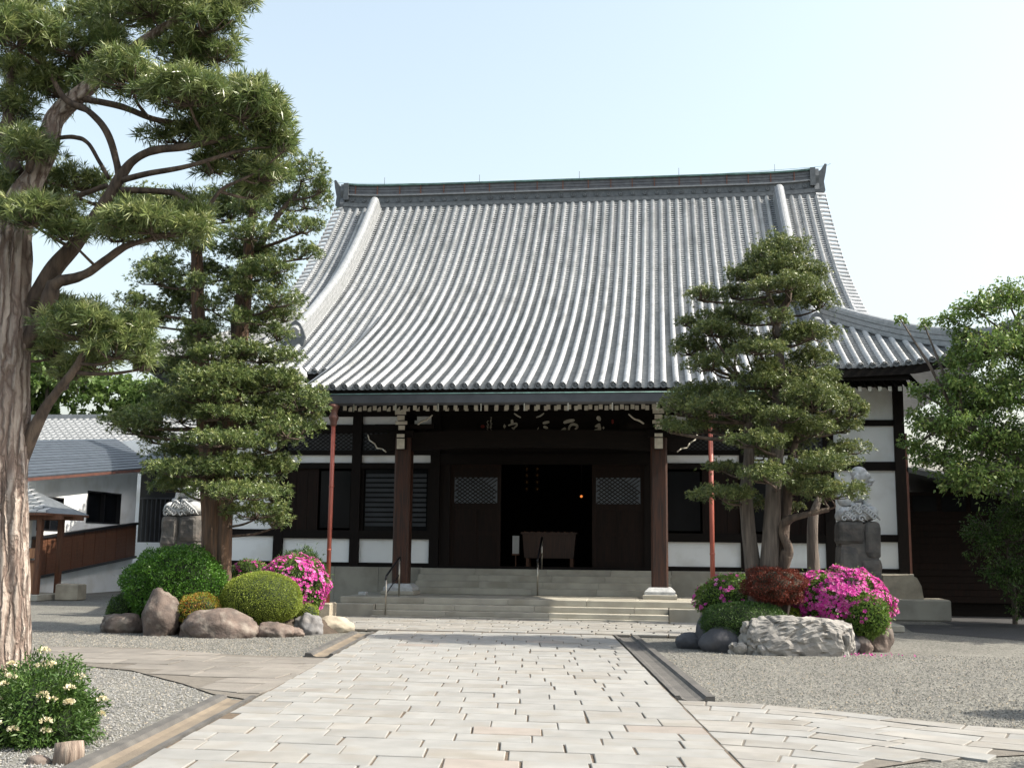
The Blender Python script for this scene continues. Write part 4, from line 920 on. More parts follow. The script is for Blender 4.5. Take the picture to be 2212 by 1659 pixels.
# ------------------------------------------------------------------ rocks
import bmesh
def rock(label, c, r, m, seed, sub=4, amp=.22, crag=0., cat='rock', name='garden_rock', parent=None, group=None, rot=0., pw=1.0, flat=None, nfreq=1.25):
    bm = bmesh.new(); bmesh.ops.create_icosphere(bm, subdivisions=sub, radius=1)
    off = Vector((seed*3.7, seed*1.3, seed*.7)); zmin = -.08
    for v in bm.verts:
        d = v.co.normalized(); q = d*nfreq+off
        k = 1+amp*mnoise.noise(q)+amp*.5*mnoise.noise(q*2.3)+amp*.34*mnoise.noise(q*4.6)+amp*.14*mnoise.noise(q*10.5)
        if crag:
            pb_ = Vector((abs(d.x)**pw*math.copysign(1, d.x)*r[0], abs(d.y)**pw*math.copysign(1, d.y)*r[1], abs(d.z)**pw*math.copysign(1, d.z)*r[2])); w1 = mnoise.noise_vector(pb_*5)*.35
            v1 = mnoise.voronoi(Vector((pb_.x*3.0, pb_.y*3, pb_.z*2.0))+off+w1)[0]; v2 = mnoise.voronoi(Vector((pb_.x*9, pb_.y*9, pb_.z*5.5))+off*2+w1*1.6)[0]
            dsp = crag*(min(v1[1]-v1[0], .22)*1.4-.2)+crag*.32*(min(v2[1]-v2[0], .25)*1.2-.15)+crag*.5*(v1[0]-.4)+crag*.3*mnoise.noise(pb_*22)+crag*.35*mnoise.noise(pb_*9)
        p = Vector((abs(d.x)**pw*math.copysign(1, d.x), abs(d.y)**pw*math.copysign(1, d.y), abs(d.z)**pw*math.copysign(1, d.z)))*k
        x, y_, z = p.x*r[0], p.y*r[1], p.z*r[2]
        if crag: nn_ = Vector((d.x/r[0], d.y/r[1], d.z/r[2])).normalized(); x += nn_.x*dsp; y_ += nn_.y*dsp; z += nn_.z*dsp
        ca, sa = math.cos(rot), math.sin(rot); x, z = x*ca-z*sa, x*sa+z*ca
        w_ = Vector((c[0]+x, c[1]+y_, max(c[2]+z, zmin)))
        v.co = w_-(ORIG[parent] if parent else Vector((c[0], c[1], 0)))
    me = bpy.data.meshes.new(name); bm.to_mesh(me); bm.free()
    for p in me.polygons: p.use_smooth = not crag
    o = bpy.data.objects.new(name, me); COL.objects.link(o); me.materials.append(MATS[m])
    if parent: o.parent = parent; ORIG[o] = ORIG[parent]
    else: o.location = (c[0], c[1], 0); tag(o, label, cat, group)
    return o
def faceted(label, c, r, m, seed, name='garden_rock', npts=46, pw=.62):
    rs = np.random.default_rng(seed); d = unit(rs.normal(size=(npts, 3))); P = np.sign(d)*np.abs(d)**pw*(1+rs.uniform(-.16, .10, (npts, 1)))
    bm = bmesh.new()
    for q in P: bm.verts.new(Vector((q[0]*r[0], q[1]*r[1], q[2]*r[2])))
    h = bmesh.ops.convex_hull(bm, input=bm.verts[:]); bmesh.ops.delete(bm, geom=[v for v in bm.verts if not v.link_faces], context='VERTS')
    bmesh.ops.subdivide_edges(bm, edges=bm.edges[:], cuts=3, use_grid_fill=True); bmesh.ops.subdivide_edges(bm, edges=[e for e in bm.edges if e.calc_length() > .05], cuts=2, use_grid_fill=True); bmesh.ops.triangulate(bm, faces=bm.faces[:])
    bm.normal_update(); mv = []
    for v in bm.verts:
        p = v.co; o_ = Vector((seed, seed*.3, 0)); w1 = mnoise.noise_vector(p*4)*.3
        v1 = mnoise.voronoi(Vector((p.x*2.6, p.y*2.6, p.z*2.0))+o_+w1)[0]; v2 = mnoise.voronoi(Vector((p.x*8, p.y*8, p.z*4))+o_+w1)[0]
        mv.append(v.normal*(min(v1[1]-v1[0], .12)*.45-.05+min(v2[1]-v2[0], .2)*.10+.022*mnoise.noise(p*6+o_)+.014*mnoise.noise(p*17)))
    for v, q in zip(bm.verts, mv): v.co += q; v.co.z = max(v.co.z+c[2], -.06)
    me = bpy.data.meshes.new(name); bm.to_mesh(me); bm.free(); me.materials.append(MATS[m]); o = bpy.data.objects.new(name, me); COL.objects.link(o); o.location = (c[0], c[1], 0); return tag(o, label, 'rock')
rock('low brown rock at the outer end of the left garden bed', (-9.76, 19.6, .12), (.40, .32, .24), 'rock_brown', 1)
rock('tall upright grey-brown rock before the dark green bush', (-8.86, 19.2, .30), (.33, .28, .52), 'rock_brown', 2.2, amp=.2)
rock('broad smooth brown boulder in front of the left bushes', (-7.77, 19.15, .14), (.70, .42, .36), 'rock_brown', 3.1, amp=.16)
rock('small banded brown rock beside the broad boulder', (-6.83, 19.4, .08), (.34, .24, .18), 'rock_brown', 4.4, amp=.25)
rock('little flat rock between the boulder and the grey rock', (-6.52, 19.55, .05), (.21, .17, .11), 'rock_brown', 5.3)
rock('grey angular rock below the olive clipped dome', (-6.42, 20.1, .12), (.27, .24, .25), 'rock_grey', 6.2, amp=.3)
rock('pale tan long rock at the path end of the left bed', (-6.12, 20.75, .09), (.38, .22, .19), 'lichen_stone', 7.7, amp=.18)
faceted('large white craggy rock in front of the right pine', (2.08, 18.35, .22), (.96, .40, .40), 'rock_white', 5)
faceted('small white nub of rock beside the white craggy rock', (1.20, 18.15, .06), (.17, .13, .12), 'rock_white', 9)
rock('small dark round rock at the path side of right bed', (.47, 19.0, .09), (.25, .22, .17), 'rock_dark', 10.3, amp=.1)
rock('dark upright rock behind the low green bush', (.78, 18.95, .22), (.24, .22, .34), 'rock_dark', 11.6, amp=.12)
rock('broad dark blue-grey rock under the low green bush', (.98, 18.5, .13), (.36, .26, .27), 'rock_dark', 12.1, amp=.14)
rock('tall brown rock under the right end of big azalea', (3.50, 19.25, .18), (.24, .26, .42), 'rock_brown', 13.4, amp=.25)
rock('small rounded brown rock under the big azalea', (3.17, 18.75, .10), (.15, .14, .18), 'rock_brown', 14.9)
rock('dark brown rock hidden behind the white craggy rock', (2.9, 18.75, .12), (.25, .25, .24), 'rock_dark', 15.9)
# raised soil beds
for nm, c, r, lab in (('soil_bed', (-8.0, 20.6), (2.1, 1.25), 'dark raised soil of the left garden bed'), ('soil_bed', (2.1, 19.55), (1.55, 1.05), 'dark raised soil of the right garden bed')):
    V = [(c[0], c[1], .30)]; F = []
    for j, (q, z) in enumerate(((.5, .29), (.82, .22), (1.0, -.03))):
        for i in range(28):
            a = 2*math.pi*i/28; V.append((c[0]+r[0]*q*math.cos(a)*(1+.06*math.sin(3*a)), c[1]+r[1]*q*math.sin(a), z+.03*mnoise.noise(Vector((a*2, q*4, c[0])))))
    for i in range(28):
        F.append((0, 1+i, 1+(i+1) % 28))
        for j in range(2): F.append((1+j*28+i, 1+(j+1)*28+i, 1+(j+1)*28+(i+1) % 28, 1+j*28+(i+1) % 28))
    tag(MB().add(V, F, True).build(nm, 'soil'), lab, None, None, 'structure')
# ------------------------------------------------------------------ statues on rough stone pedestals
def roughblock(parent, x0, x1, y0, y1, z0, z1, seed, m='pedestal_stone'):
    bm = bmesh.new(); bmesh.ops.create_cube(bm, size=2); bmesh.ops.subdivide_edges(bm, edges=bm.edges[:], cuts=5, use_grid_fill=True)
    o_ = ORIG[parent]
    for v in bm.verts:
        d = v.co.copy(); nrm = (abs(d.x)**7+abs(d.y)**7+abs(d.z)**7)**(1/7); d /= nrm
        p = Vector(((x0+x1)/2+d.x*(x1-x0)/2, (y0+y1)/2+d.y*(y1-y0)/2, (z0+z1)/2+d.z*(z1-z0)/2))
        nn = d.normalized(); p += nn*(.035*mnoise.noise(p*3.1+Vector((seed, 0, 0)))+.018*mnoise.noise(p*9+Vector((seed, 0, 0)))); v.co = p-o_
    me = bpy.data.meshes.new('rough_block'); bm.to_mesh(me); bm.free(); me.materials.append(MATS[m])
    o = bpy.data.objects.new('rough_block', me); COL.objects.link(o); o.parent = parent; return o
def blobmesh(name, parts, voxel, org):
    bm = bmesh.new()
    for (c, r) in parts:
        g_ = bmesh.ops.create_icosphere(bm, subdivisions=3, radius=1)
        for v in g_['verts']: v.co = Vector((c[0]+v.co.x*r[0], c[1]+v.co.y*r[1], c[2]+v.co.z*r[2]))
    me = bpy.data.meshes.new(name+'_src'); bm.to_mesh(me); bm.free(); o = bpy.data.objects.new(name+'_src', me); COL.objects.link(o)
    md = o.modifiers.new('r', 'REMESH'); md.mode = 'VOXEL'; md.voxel_size = voxel; sm_ = o.modifiers.new('s', 'SMOOTH'); sm_.iterations = 3; sm_.factor = .5
    dg = bpy.context.evaluated_depsgraph_get(); out = bpy.data.meshes.new_from_object(o.evaluated_get(dg)); bpy.data.objects.remove(o); bpy.data.meshes.remove(me); out.name = name
    for p in out.polygons: p.use_smooth = True
    return out
def statue(cx, cy, zb, s, lab, pedlab, layout):
    ped = thing('stone_pedestal', pedlab, 'pedestal', (cx, cy, 0))
    MB().box(cx-.38, cx+.38, cy-.34, cy+.34, 0, 2.2).build('mortar_core', 'pedestal_stone', ped)
    for i, (a, b_, c_, d_) in enumerate(layout): roughblock(ped, cx+a, cx+b_, cy-.40, cy+.40, c_, d_, i*3.3+cx)
    st = thing('lion_dog_statue', lab, 'statue', (cx, cy, zb))
    X = lambda x: s*x
    P = [((-.16, 0, .22), (.25, .19, .19)), ((-.22, .12, .15), (.17, .09, .16)), ((-.22, -.12, .15), (.17, .09, .16)), ((.06, 0, .30), (.18, .17, .22)), ((-.05, 0, .38), (.18, .15, .14)), ((.12, 0, .47), (.14, .14, .14)),
         ((.14, 0, .64), (.18, .16, .17)), ((.08, 0, .72), (.18, .155, .15)), ((.28, .07, .645), (.05, .05, .035)), ((.28, -.07, .645), (.05, .05, .035)), ((.31, 0, .55), (.09, .10, .055)), ((.28, 0, .47), (.085, .09, .032)), ((.385, 0, .575), (.03, .05, .028)),
         ((.02, .16, .62), (.05, .03, .09)), ((.02, -.16, .62), (.05, .03, .09)), ((.22, .10, .03), (.10, .055, .045)), ((.22, -.10, .03), (.10, .055, .045)), ((-.05, .17, .03), (.11, .05, .04)), ((-.05, -.17, .03), (.11, .05, .04)),
         ((-.40, 0, .34), (.07, .05, .16)), ((-.42, 0, .50), (.09, .05, .09)), ((-.34, 0, .2), (.08, .06, .1))]
    for sg in (-1, 1):
        for t in range(6): P.append(((.14+.05*t/5, sg*.10, .34-.30*t/5), (.058-.004*t/5, .055, .06)))
        for an in range(6): P.append(((.06-.07*math.cos(an), sg*(.15-.01*an), .62-.09*an*.8), (.05, .035, .05)))
    for k in range(5): P.append(((.25-.02*k, 0.0, .42-.07*k), (.05, .07-.006*k, .045)))
    P = [((X(c[0]), c[1], c[2]), r) for c, r in P]
    me = blobmesh('body', P, .014, (0, 0, 0)); me.materials.append(MATS['statue_stone']); b = bpy.data.objects.new('body', me); COL.objects.link(b); b.parent = st; b.location = (0, 0, .32); ORIG[b] = ORIG[st]
    # carved wave base
    bs = blobmesh('wave_base', [((x, y_, .15+.03*math.sin(x*9+y_*5)), (.16, .16, .15)) for x in (-.27, -.13, 0, .13, .27) for y_ in (-.2, 0, .2)], .02, (0, 0, 0)); bs.materials.append(MATS['statue_stone'])
    bo = bpy.data.objects.new('wave_base', bs); COL.objects.link(bo); bo.parent = st; ORIG[bo] = ORIG[st]
    cur = MB()
    for k in range(15):
        x0 = -.31+.62*((k*7) % 15)/14; z0 = .05+.22*((k*4) % 7)/6; sg = -1 if k % 2 else 1; pts = []
        for t in range(15):
            a = t*.5; r = .075*(1-t/17); pts.append((cx+x0+sg*r*math.cos(a), cy-.36-.02*t/14, zb+z0+r*math.sin(a)))
        pts = [(cx+x0+sg*.12, cy-.34, zb+max(z0-.06, .02))]+pts; cur.tube(pts, [.016]+[.02]*13+[.017, .014], 6)
    cur.build('wave_scroll', 'statue_stone', bo)
statue(4.2, 25.0, 2.25, 1, 'white stone guardian beast facing the drive on a wave base', 'tall rough dark stone pedestal beside right wall of hall', [(-.44, .10, 1.75, 2.26), (.11, .44, 1.45, 2.25), (-.43, -.02, .75, 1.74), (0.0, .45, .95, 1.44), (-.44, .06, 0, .74), (.07, .46, 0, .94)])
statue(-10.6, 24.0, 2.23, -1, 'white stone guardian beast half hidden behind the left pine', 'rough dark stone pedestal behind the dark green bush', [(-.43, -.02, 1.5, 2.24), (-.01, .43, 1.65, 2.24), (-.44, .1, .8, 1.49), (.11, .43, .7, 1.64), (-.44, 0, 0, .79), (.01, .44, 0, .69)])
# ================================================================== bushes
def sph(n): return unit(RNG.normal(size=(n, 3)))
def lumpf(d, seed, amp, fr=2.2):
    return np.array([1+amp*mnoise.noise(Vector((a*fr+seed, b_*fr, c*fr)))+amp*.45*mnoise.noise(Vector((a*fr*2.7+seed, b_*fr*2.7, c*fr*2.7))) for a, b_, c in d])
def bush(name, label, cat, c, r, n, L, W, m, seed=0., lump=.10, core='core_shade_green', zcut=.02, group=None, shell=.12, out=.55, box_=2.0, lean=.3):
    c = np.array(c, float); r = np.array(r, float); base = (c[0], c[1], max(zcut, 0)); t = thing(name, label, cat, base, group)
    d = sph(int(n*1.6)); P = d*lumpf(d, seed, lump)[:, None]*r*(1-shell*RNG.random((len(d), 1))**1.5)+c
    st = RNG.random(len(d)) < .04; P[st] += d[st]*RNG.uniform(.0, 1.6, (st.sum(), 1))*L
    keep = P[:, 2] > zcut; P, d = P[keep], d[keep]
    dr = unit(d*out+np.array([0, 0, lean])+RNG.normal(size=d.shape)*.55)
    V = leaf_faces(P, dr, L*RNG.uniform(.7, 1.25, len(P)), W*RNG.uniform(.8, 1.2, len(P)))
    clump = np.array([.5+.5*mnoise.noise(Vector((p[0]*4+seed, p[1]*4, p[2]*4))) for p in P])
    rnd = np.clip(RNG.random(len(P))*.6+clump*.4, 0, 1)
    link('foliage', quads_mesh('foliage', V, 4, base, rnd), m, t, 'stuff')
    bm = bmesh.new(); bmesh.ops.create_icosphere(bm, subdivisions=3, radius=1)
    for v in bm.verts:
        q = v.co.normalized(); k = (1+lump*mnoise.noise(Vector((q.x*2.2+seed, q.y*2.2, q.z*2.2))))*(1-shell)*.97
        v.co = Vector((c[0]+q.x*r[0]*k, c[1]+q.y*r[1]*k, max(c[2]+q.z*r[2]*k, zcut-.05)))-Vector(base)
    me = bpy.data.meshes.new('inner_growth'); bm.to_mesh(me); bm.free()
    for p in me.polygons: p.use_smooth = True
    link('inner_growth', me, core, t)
    return t, c, r, seed, lump
def blossoms(b, n, size, m, cover, seed, zmin=.0, fr=2.4, facing=None):
    t, c, r, sd_, lump = b; d = sph(n*4)
    nz = np.array([mnoise.noise(Vector((q[0]*fr+seed, q[1]*fr, q[2]*fr))) for q in d]); keep = nz+.25*RNG.normal(size=len(d)) > cover
    d = d[keep][:n]; P = d*lumpf(d, sd_, lump)[:, None]*r*1.02+c; k = P[:, 2] > zmin; d, P = d[k], P[k]; N = len(P)
    nrm = unit(d+np.array([0, 0, .3])+RNG.normal(size=d.shape)*.35); a = unit(np.cross(nrm, RNG.normal(size=nrm.shape))); bb = np.cross(nrm, a); V = []; rn = RNG.random(N)
    S = size*RNG.uniform(.7, 1.2, N)[:, None]
    for k in range(5):
        an = 2*math.pi*k/5; u = a*math.cos(an)+bb*math.sin(an); w = -a*math.sin(an)+bb*math.cos(an)
        V.append(np.stack([P, P+u*S*.65+w*S*.38+nrm*S*.25, P+u*S+nrm*S*.32, P+u*S*.65-w*S*.38+nrm*S*.25], 1))
    V = np.stack(V, 1).reshape(-1, 3); rnd = np.clip(np.repeat(rn, 5)*.75+RNG.random(N*5)*.25, 0, 1)
    link('blossoms', quads_mesh('blossoms', V, 4, ORIG[t], rnd), m, t, 'stuff')
bush('round_bush', 'big glossy dark green round bush beside the upright rock', 'bush', (-9.06, 20.25, .78), (.97, .85, .78), 19000, .05, .026, 'box_leaf', 1.0, .15, zcut=.05)
bush('clipped_dome', 'smooth olive green clipped dome behind the broad boulder', 'bush', (-7.28, 19.95, .62), (.76, .66, .50), 26000, .022, .012, 'olive_leaf', 2.0, .04, zcut=.14, shell=.05)
b = bush('azalea_bush', 'pink flowering azalea beside the left red downpipe', 'bush', (-7.0, 20.85, .82), (.66, .58, .58), 9000, .05, .019, 'azalea_leaf', 3.0, .18, zcut=.16); blossoms(b, 2300, .034, 'pink_petal', -.06, 4.0, .30, fr=3.2)
bush('small_shrub', 'small yellow-green shrub tipped with orange beside upright rock', 'shrub', (-8.23, 19.42, .42), (.42, .34, .30), 5000, .035, .014, 'orange_leaf', 5.0, .2, zcut=.14)
b = bush('azalea_bush', 'small sparse azalea showing behind the clipped dome', 'bush', (-8.05, 21.35, .98), (.42, .35, .33), 3000, .045, .018, 'azalea_leaf', 6.0, .15, zcut=.25); blossoms(b, 260, .03, 'pink_petal', .1, 7.0, .9)
bush('small_shrub', 'tiny yellow-green shrub between grey rock and azalea', 'shrub', (-6.55, 20.45, .32), (.20, .20, .22), 1800, .03, .012, 'olive_leaf', 7.0, .15, zcut=.1)
bush('spiky_shrub', 'dark spiky shrub against the hall foundation', 'shrub', (-7.75, 23.6, 1.0), (.55, .4, .5), 3200, .10, .014, 'low_leaf', 8.0, .25, zcut=.3, lean=.7)
bush('small_shrub', 'small dark shrub at the outer end of the left bed', 'shrub', (-9.98, 20.05, .36), (.30, .3, .30), 2600, .04, .018, 'low_leaf', 9.0, .2, zcut=.08)
bush('low_bush', 'low spreading dark green bush above blue-grey rock', 'bush', (1.33, 18.75, .46), (.72, .5, .32), 11000, .032, .012, 'low_leaf', 10.0, .1, zcut=.16)
b = bush('azalea_bush', 'leafy azalea with few pink flowers by the right downpipe', 'bush', (1.22, 19.75, .76), (.62, .5, .42), 6500, .05, .02, 'azalea_leaf', 11.0, .14, zcut=.2); blossoms(b, 170, .042, 'pink_petal', .18, 12.0, .5)
t_, c_, r_, s_, l_ = bush('red_leaf_shrub', 'red-leaved umbrella shaped shrub with bare stems', 'shrub', (1.84, 18.95, 1.04), (.50, .42, .31), 8500, .038, .013, 'red_leaf', 13.0, .3, core='core_twig', zcut=.74)
for k, (dx, dz) in enumerate(((-.14, .0), (.02, 0), (.16, 0))): MB().tube([(1.90+dx*.4, 18.9, .26), (1.9+dx*.8, 18.9, .55), (1.86+dx*1.6, 18.95, .92)], [.03, .026, .016], 7, lump=.2).build('stem', 'bark_pale', t_)
b = bush('azalea_bush', 'large azalea covered in magenta flowers above white rock', 'bush', (2.94, 19.3, .80), (.78, .62, .52), 9000, .055, .021, 'azalea_leaf', 14.0, .22, zcut=.26); blossoms(b, 3800, .036, 'pink_petal', -.14, 15.0, .34, fr=4.5)
b = bush('azalea_bush', 'bright green azalea edge with a few pale pink flowers', 'bush', (3.27, 18.88, .60), (.34, .3, .36), 3600, .055, .021, 'azalea_leaf', 16.0, .16, zcut=.18); blossoms(b, 60, .035, 'pink_petal', .15, 17.0, .4)
bush('small_shrub', 'tiny light green shrub beside the red shrub stems', 'shrub', (2.12, 19.1, .50), (.17, .16, .17), 1400, .04, .018, 'olive_leaf', 18.0, .15, zcut=.25)
# white flowering bush in the foreground
wb = bush('flowering_bush', 'dark green bush with creamy white flower heads at the big trunk', 'bush', (-5.05, 8.75, .20), (.52, .44, .44), 10000, .05, .014, 'low_leaf', 20.0, .42, zcut=-.02, shell=.35)
t, c, r, sd_, lump = wb; k = 0; tries = 0
while k < 44 and tries < 4000:
    tries += 1; d = Vector(RNG.normal(size=3)).normalized()
    if d.z < -.15 or d.y > .35: continue
    f = 1+lump*mnoise.noise(Vector((d.x*2.2+sd_, d.y*2.2, d.z*2.2))); p = np.array([c[0]+d.x*r[0]*f*1.02, c[1]+d.y*r[1]*f*1.02, c[2]+d.z*r[2]*f*1.02])
    n = random.choice((30, 45, 60)); q = sph(n); q[:, 2] = np.abs(q[:, 2]); ctr = p+q*np.array([.036, .036, .026])*random.uniform(.45, 1.2)
    V = leaf_faces(ctr, unit(q+RNG.normal(size=q.shape)*.5), .022, .020, 0.)
    link('flower_cluster', quads_mesh('flower_cluster', V, 4, ORIG[t], RNG.random(n)), 'white_petal', t); k += 1
o = MB().tube([(-4.36, 8.02, -.05), (-4.35, 8.02, .08), (-4.36, 8.03, .145)], [.115, .105, .10], 12, lump=.2).build('tree_stump', 'bark_pale'); tag(o, 'short pale wooden stump under the white flowering bush', 'stump')
rock('small rounded stone next to the wooden stump', (-4.55, 7.95, .0), (.09, .08, .06), 'rock_brown', 31.0, sub=3)
# clipped shrubs added unseen outside the frame to throw shadows on the gravel
bush('shadow_shrub', 'unseen round shrub added to shadow the gravel near side path', 'shrub', (4.62, 12.0, .75), (.50, .42, .75), 5000, .04, .02, 'low_leaf', 41.0, .1)
bush('shadow_shrub', 'unseen round shrub added to shadow the gravel below side path', 'shrub', (4.3, 8.9, .75), (.8, .7, .75), 6000, .04, .02, 'low_leaf', 42.0, .1)

n = 70; P = np.stack([RNG.normal(3.05, .35, n), RNG.normal(18.35, .16, n), np.full(n, .022)], 1); D = unit(RNG.normal(size=(n, 3))*np.array([1, 1, .12]))
link('fallen_petals', quads_mesh('fallen_petals', leaf_faces(P, D, .035, .03, 0), 4, (0, 0, 0), RNG.random(n)), 'pink_petal', None, 'stuff', 'magenta petals fallen on the gravel under the azalea')
# ================================================================== cloud-pruned pines
def foliage_pad(tree, c, rx, rzv, nt, per, L, W, m, seed, ryf=.85, flop=.0):
    ry = rx*ryf; nl = 9+int(rx*20); lob = []
    for i in range(nl):
        a = RNG.uniform(0, 6.283); q = math.sqrt(RNG.random())*.85
        lob.append((q*math.cos(a)*rx, q*math.sin(a)*ry, (.45*(1-q*q)-.25*q+RNG.uniform(-.35, .35))*rzv, RNG.uniform(.20, .36)*rx+.035, RNG.uniform(.45, .95)*rzv+.03))
    lob = np.array(lob); pick = RNG.integers(0, nl, nt); d = sph(nt); d[:, 2] = np.where(RNG.random(nt) < .8, np.abs(d[:, 2]), d[:, 2]*.45)
    rad = np.where(RNG.random(nt) < .10, RNG.uniform(1.0, 1.35, nt), RNG.uniform(.6, 1.04, nt))[:, None]
    P = lob[pick, :3]+d*np.stack([lob[pick, 3], lob[pick, 3]*ryf, lob[pick, 4]], 1)*rad+np.array(c)
    td = unit(d*.75+np.array([0, 0, .55])+RNG.normal(size=d.shape)*.28)
    B = np.repeat(P, per, 0); D = unit(np.repeat(td, per, 0)*.75+RNG.normal(size=(nt*per, 3))*.62)
    V = leaf_faces(B, D, L*RNG.uniform(.65, 1.2, nt*per), W, .12)
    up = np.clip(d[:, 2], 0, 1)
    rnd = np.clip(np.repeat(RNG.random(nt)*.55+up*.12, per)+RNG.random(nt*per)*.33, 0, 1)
    o = link('foliage_pad', quads_mesh('foliage_pad', V, 4, ORIG[tree], rnd), m, tree, 'stuff')
    return [Vector(c)+Vector(q[:3]) for q in lob]
def pine(name, label, base, limbs, pads, m, bark, per, L, W, dens, seg=4, lump=.25, nside=14, flute=.1):
    t = thing(name, label, 'tree', base); pool = []
    for i, l in enumerate(limbs):
        p, r = smooth_path(l, seg); MB().tube(p, r, nside if l[0][3] > .15 else 8, lump=lump if l[0][3] > .15 else .38, flute=flute if i == 0 else 0.).build('trunk' if i == 0 else 'limb', bark if l[0][3] > .15 else 'bark_limb', t)
        pool += [(Vector(a), b_) for a, b_ in zip(p, r)]
    for k, (x, y_, z, rx, rzv) in enumerate(pads):
        nt = int(dens*random.uniform(.7, 1.15)*(rx*.85*rx*math.pi+rx*rzv*4)); lobs = foliage_pad(t, (x, y_, z), rx, rzv, nt, per, L, W, m, k)
        tgt = Vector((x, y_, z-rzv*.35)); best = min(pool, key=lambda q: (q[0]-tgt).length+2.0*max(0, q[0].z-tgt.z+.05)); s = best[0]
        mb = MB(); mid = s.lerp(tgt, .55)+Vector((random.uniform(-.08, .08), random.uniform(-.08, .08), -.04)); r0_ = min(max(.012+.022*(tgt-s).length, .012), best[1]*.8+.006)
        p, r = smooth_path([(*s, r0_), (*mid, r0_*.8), (*tgt, r0_*.5)], 4); mb.tube(p, r, 6, lump=.15)
        for q in lobs[::(1 if L > .1 else 2)]: mb.tube([tgt, tgt.lerp(q, .6)+Vector((0, 0, -.03)), q+Vector((0, 0, .02))], [r0_*.5, r0_*.36, .005], 4)
        mb.build('branch', 'bark_limb', t)
    return t
# crowns: x, y, z, radius, half height; limbs: x, y, z, radius (metres)
PINE_R=[(2.04,19.1,6.62,0.56,0.33),(2.12,19.2,6.36,0.76,0.22),(1.48,19.0,6.24,0.41,0.16),(2.09,18.6,5.95,0.66,0.18),(2.6,19.4,6.27,0.34,0.25),(0.74,19.3,5.97,0.34,0.16),
 (1.35,19.6,6.05,0.41,0.14),(2.65,18.9,5.71,0.41,0.23),(1.33,19.3,5.59,0.64,0.17),(1.88,18.4,5.36,0.34,0.15),(0.9,19.0,5.29,0.46,0.19),(2.54,18.8,5.17,0.51,0.17),
 (0.53,19.4,5.05,0.41,0.22),(0.88,18.9,4.68,0.49,0.18),(1.64,18.3,4.84,0.44,0.15),(2.56,19.2,4.77,0.43,0.22),(1.68,18.6,4.58,0.29,0.21),(1.72,18.7,4.33,0.58,0.2),
 (2.63,19.0,4.42,0.48,0.18),(0.76,19.5,4.29,0.53,0.17),(0.41,19.1,3.95,0.46,0.25),(1.03,18.7,3.92,0.62,0.26),(1.91,19.6,4.03,0.56,0.21),(2.49,18.6,3.98,0.57,0.3),
 (3.11,19.3,3.94,0.33,0.2),(0.17,18.9,3.61,0.33,0.14),(0.83,19.4,3.68,0.48,0.2),(1.54,18.2,3.31,0.51,0.16),(2.44,18.9,3.55,0.5,0.24),(3.03,19.5,3.69,0.4,0.23),
 (3.16,19.4,3.28,0.38,0.14),(2.6,18.6,2.93,0.64,0.21),(1.72,18.1,2.73,0.5,0.19),(1.05,19.3,2.98,0.33,0.12),(1.01,18.7,2.48,0.55,0.16),(2.72,18.5,2.51,0.56,0.22),
 (2.27,19.4,2.71,0.38,0.22),(2.15,19.7,2.31,0.33,0.09),(1.43,19.4,2.36,0.36,0.14),(2.21,19.7,4.73,0.37,0.16),(1.35,19.8,5.09,0.33,0.16),(2.22,19.8,4.34,0.49,0.2),
 (1.41,19.8,4.18,0.41,0.2),(1.56,19.7,3.76,0.45,0.2),(3.04,19.5,4.21,0.32,0.18),(3.38,19.3,3.94,0.17,0.13),(2.38,19.5,6.01,0.32,0.18),(0.53,19.3,5.5,0.24,0.11),
 (2.13,19.5,5.19,0.44,0.16),(1.41,19.5,5.24,0.41,0.16),(2.17,19.6,3.42,0.44,0.19),(1.9,19.5,5.85,0.37,0.15),(1.98,18.4,3.72,0.45,0.18),(1.75,19.3,3.23,0.39,0.14),
 (2.38,18.9,2.66,0.34,0.17)]
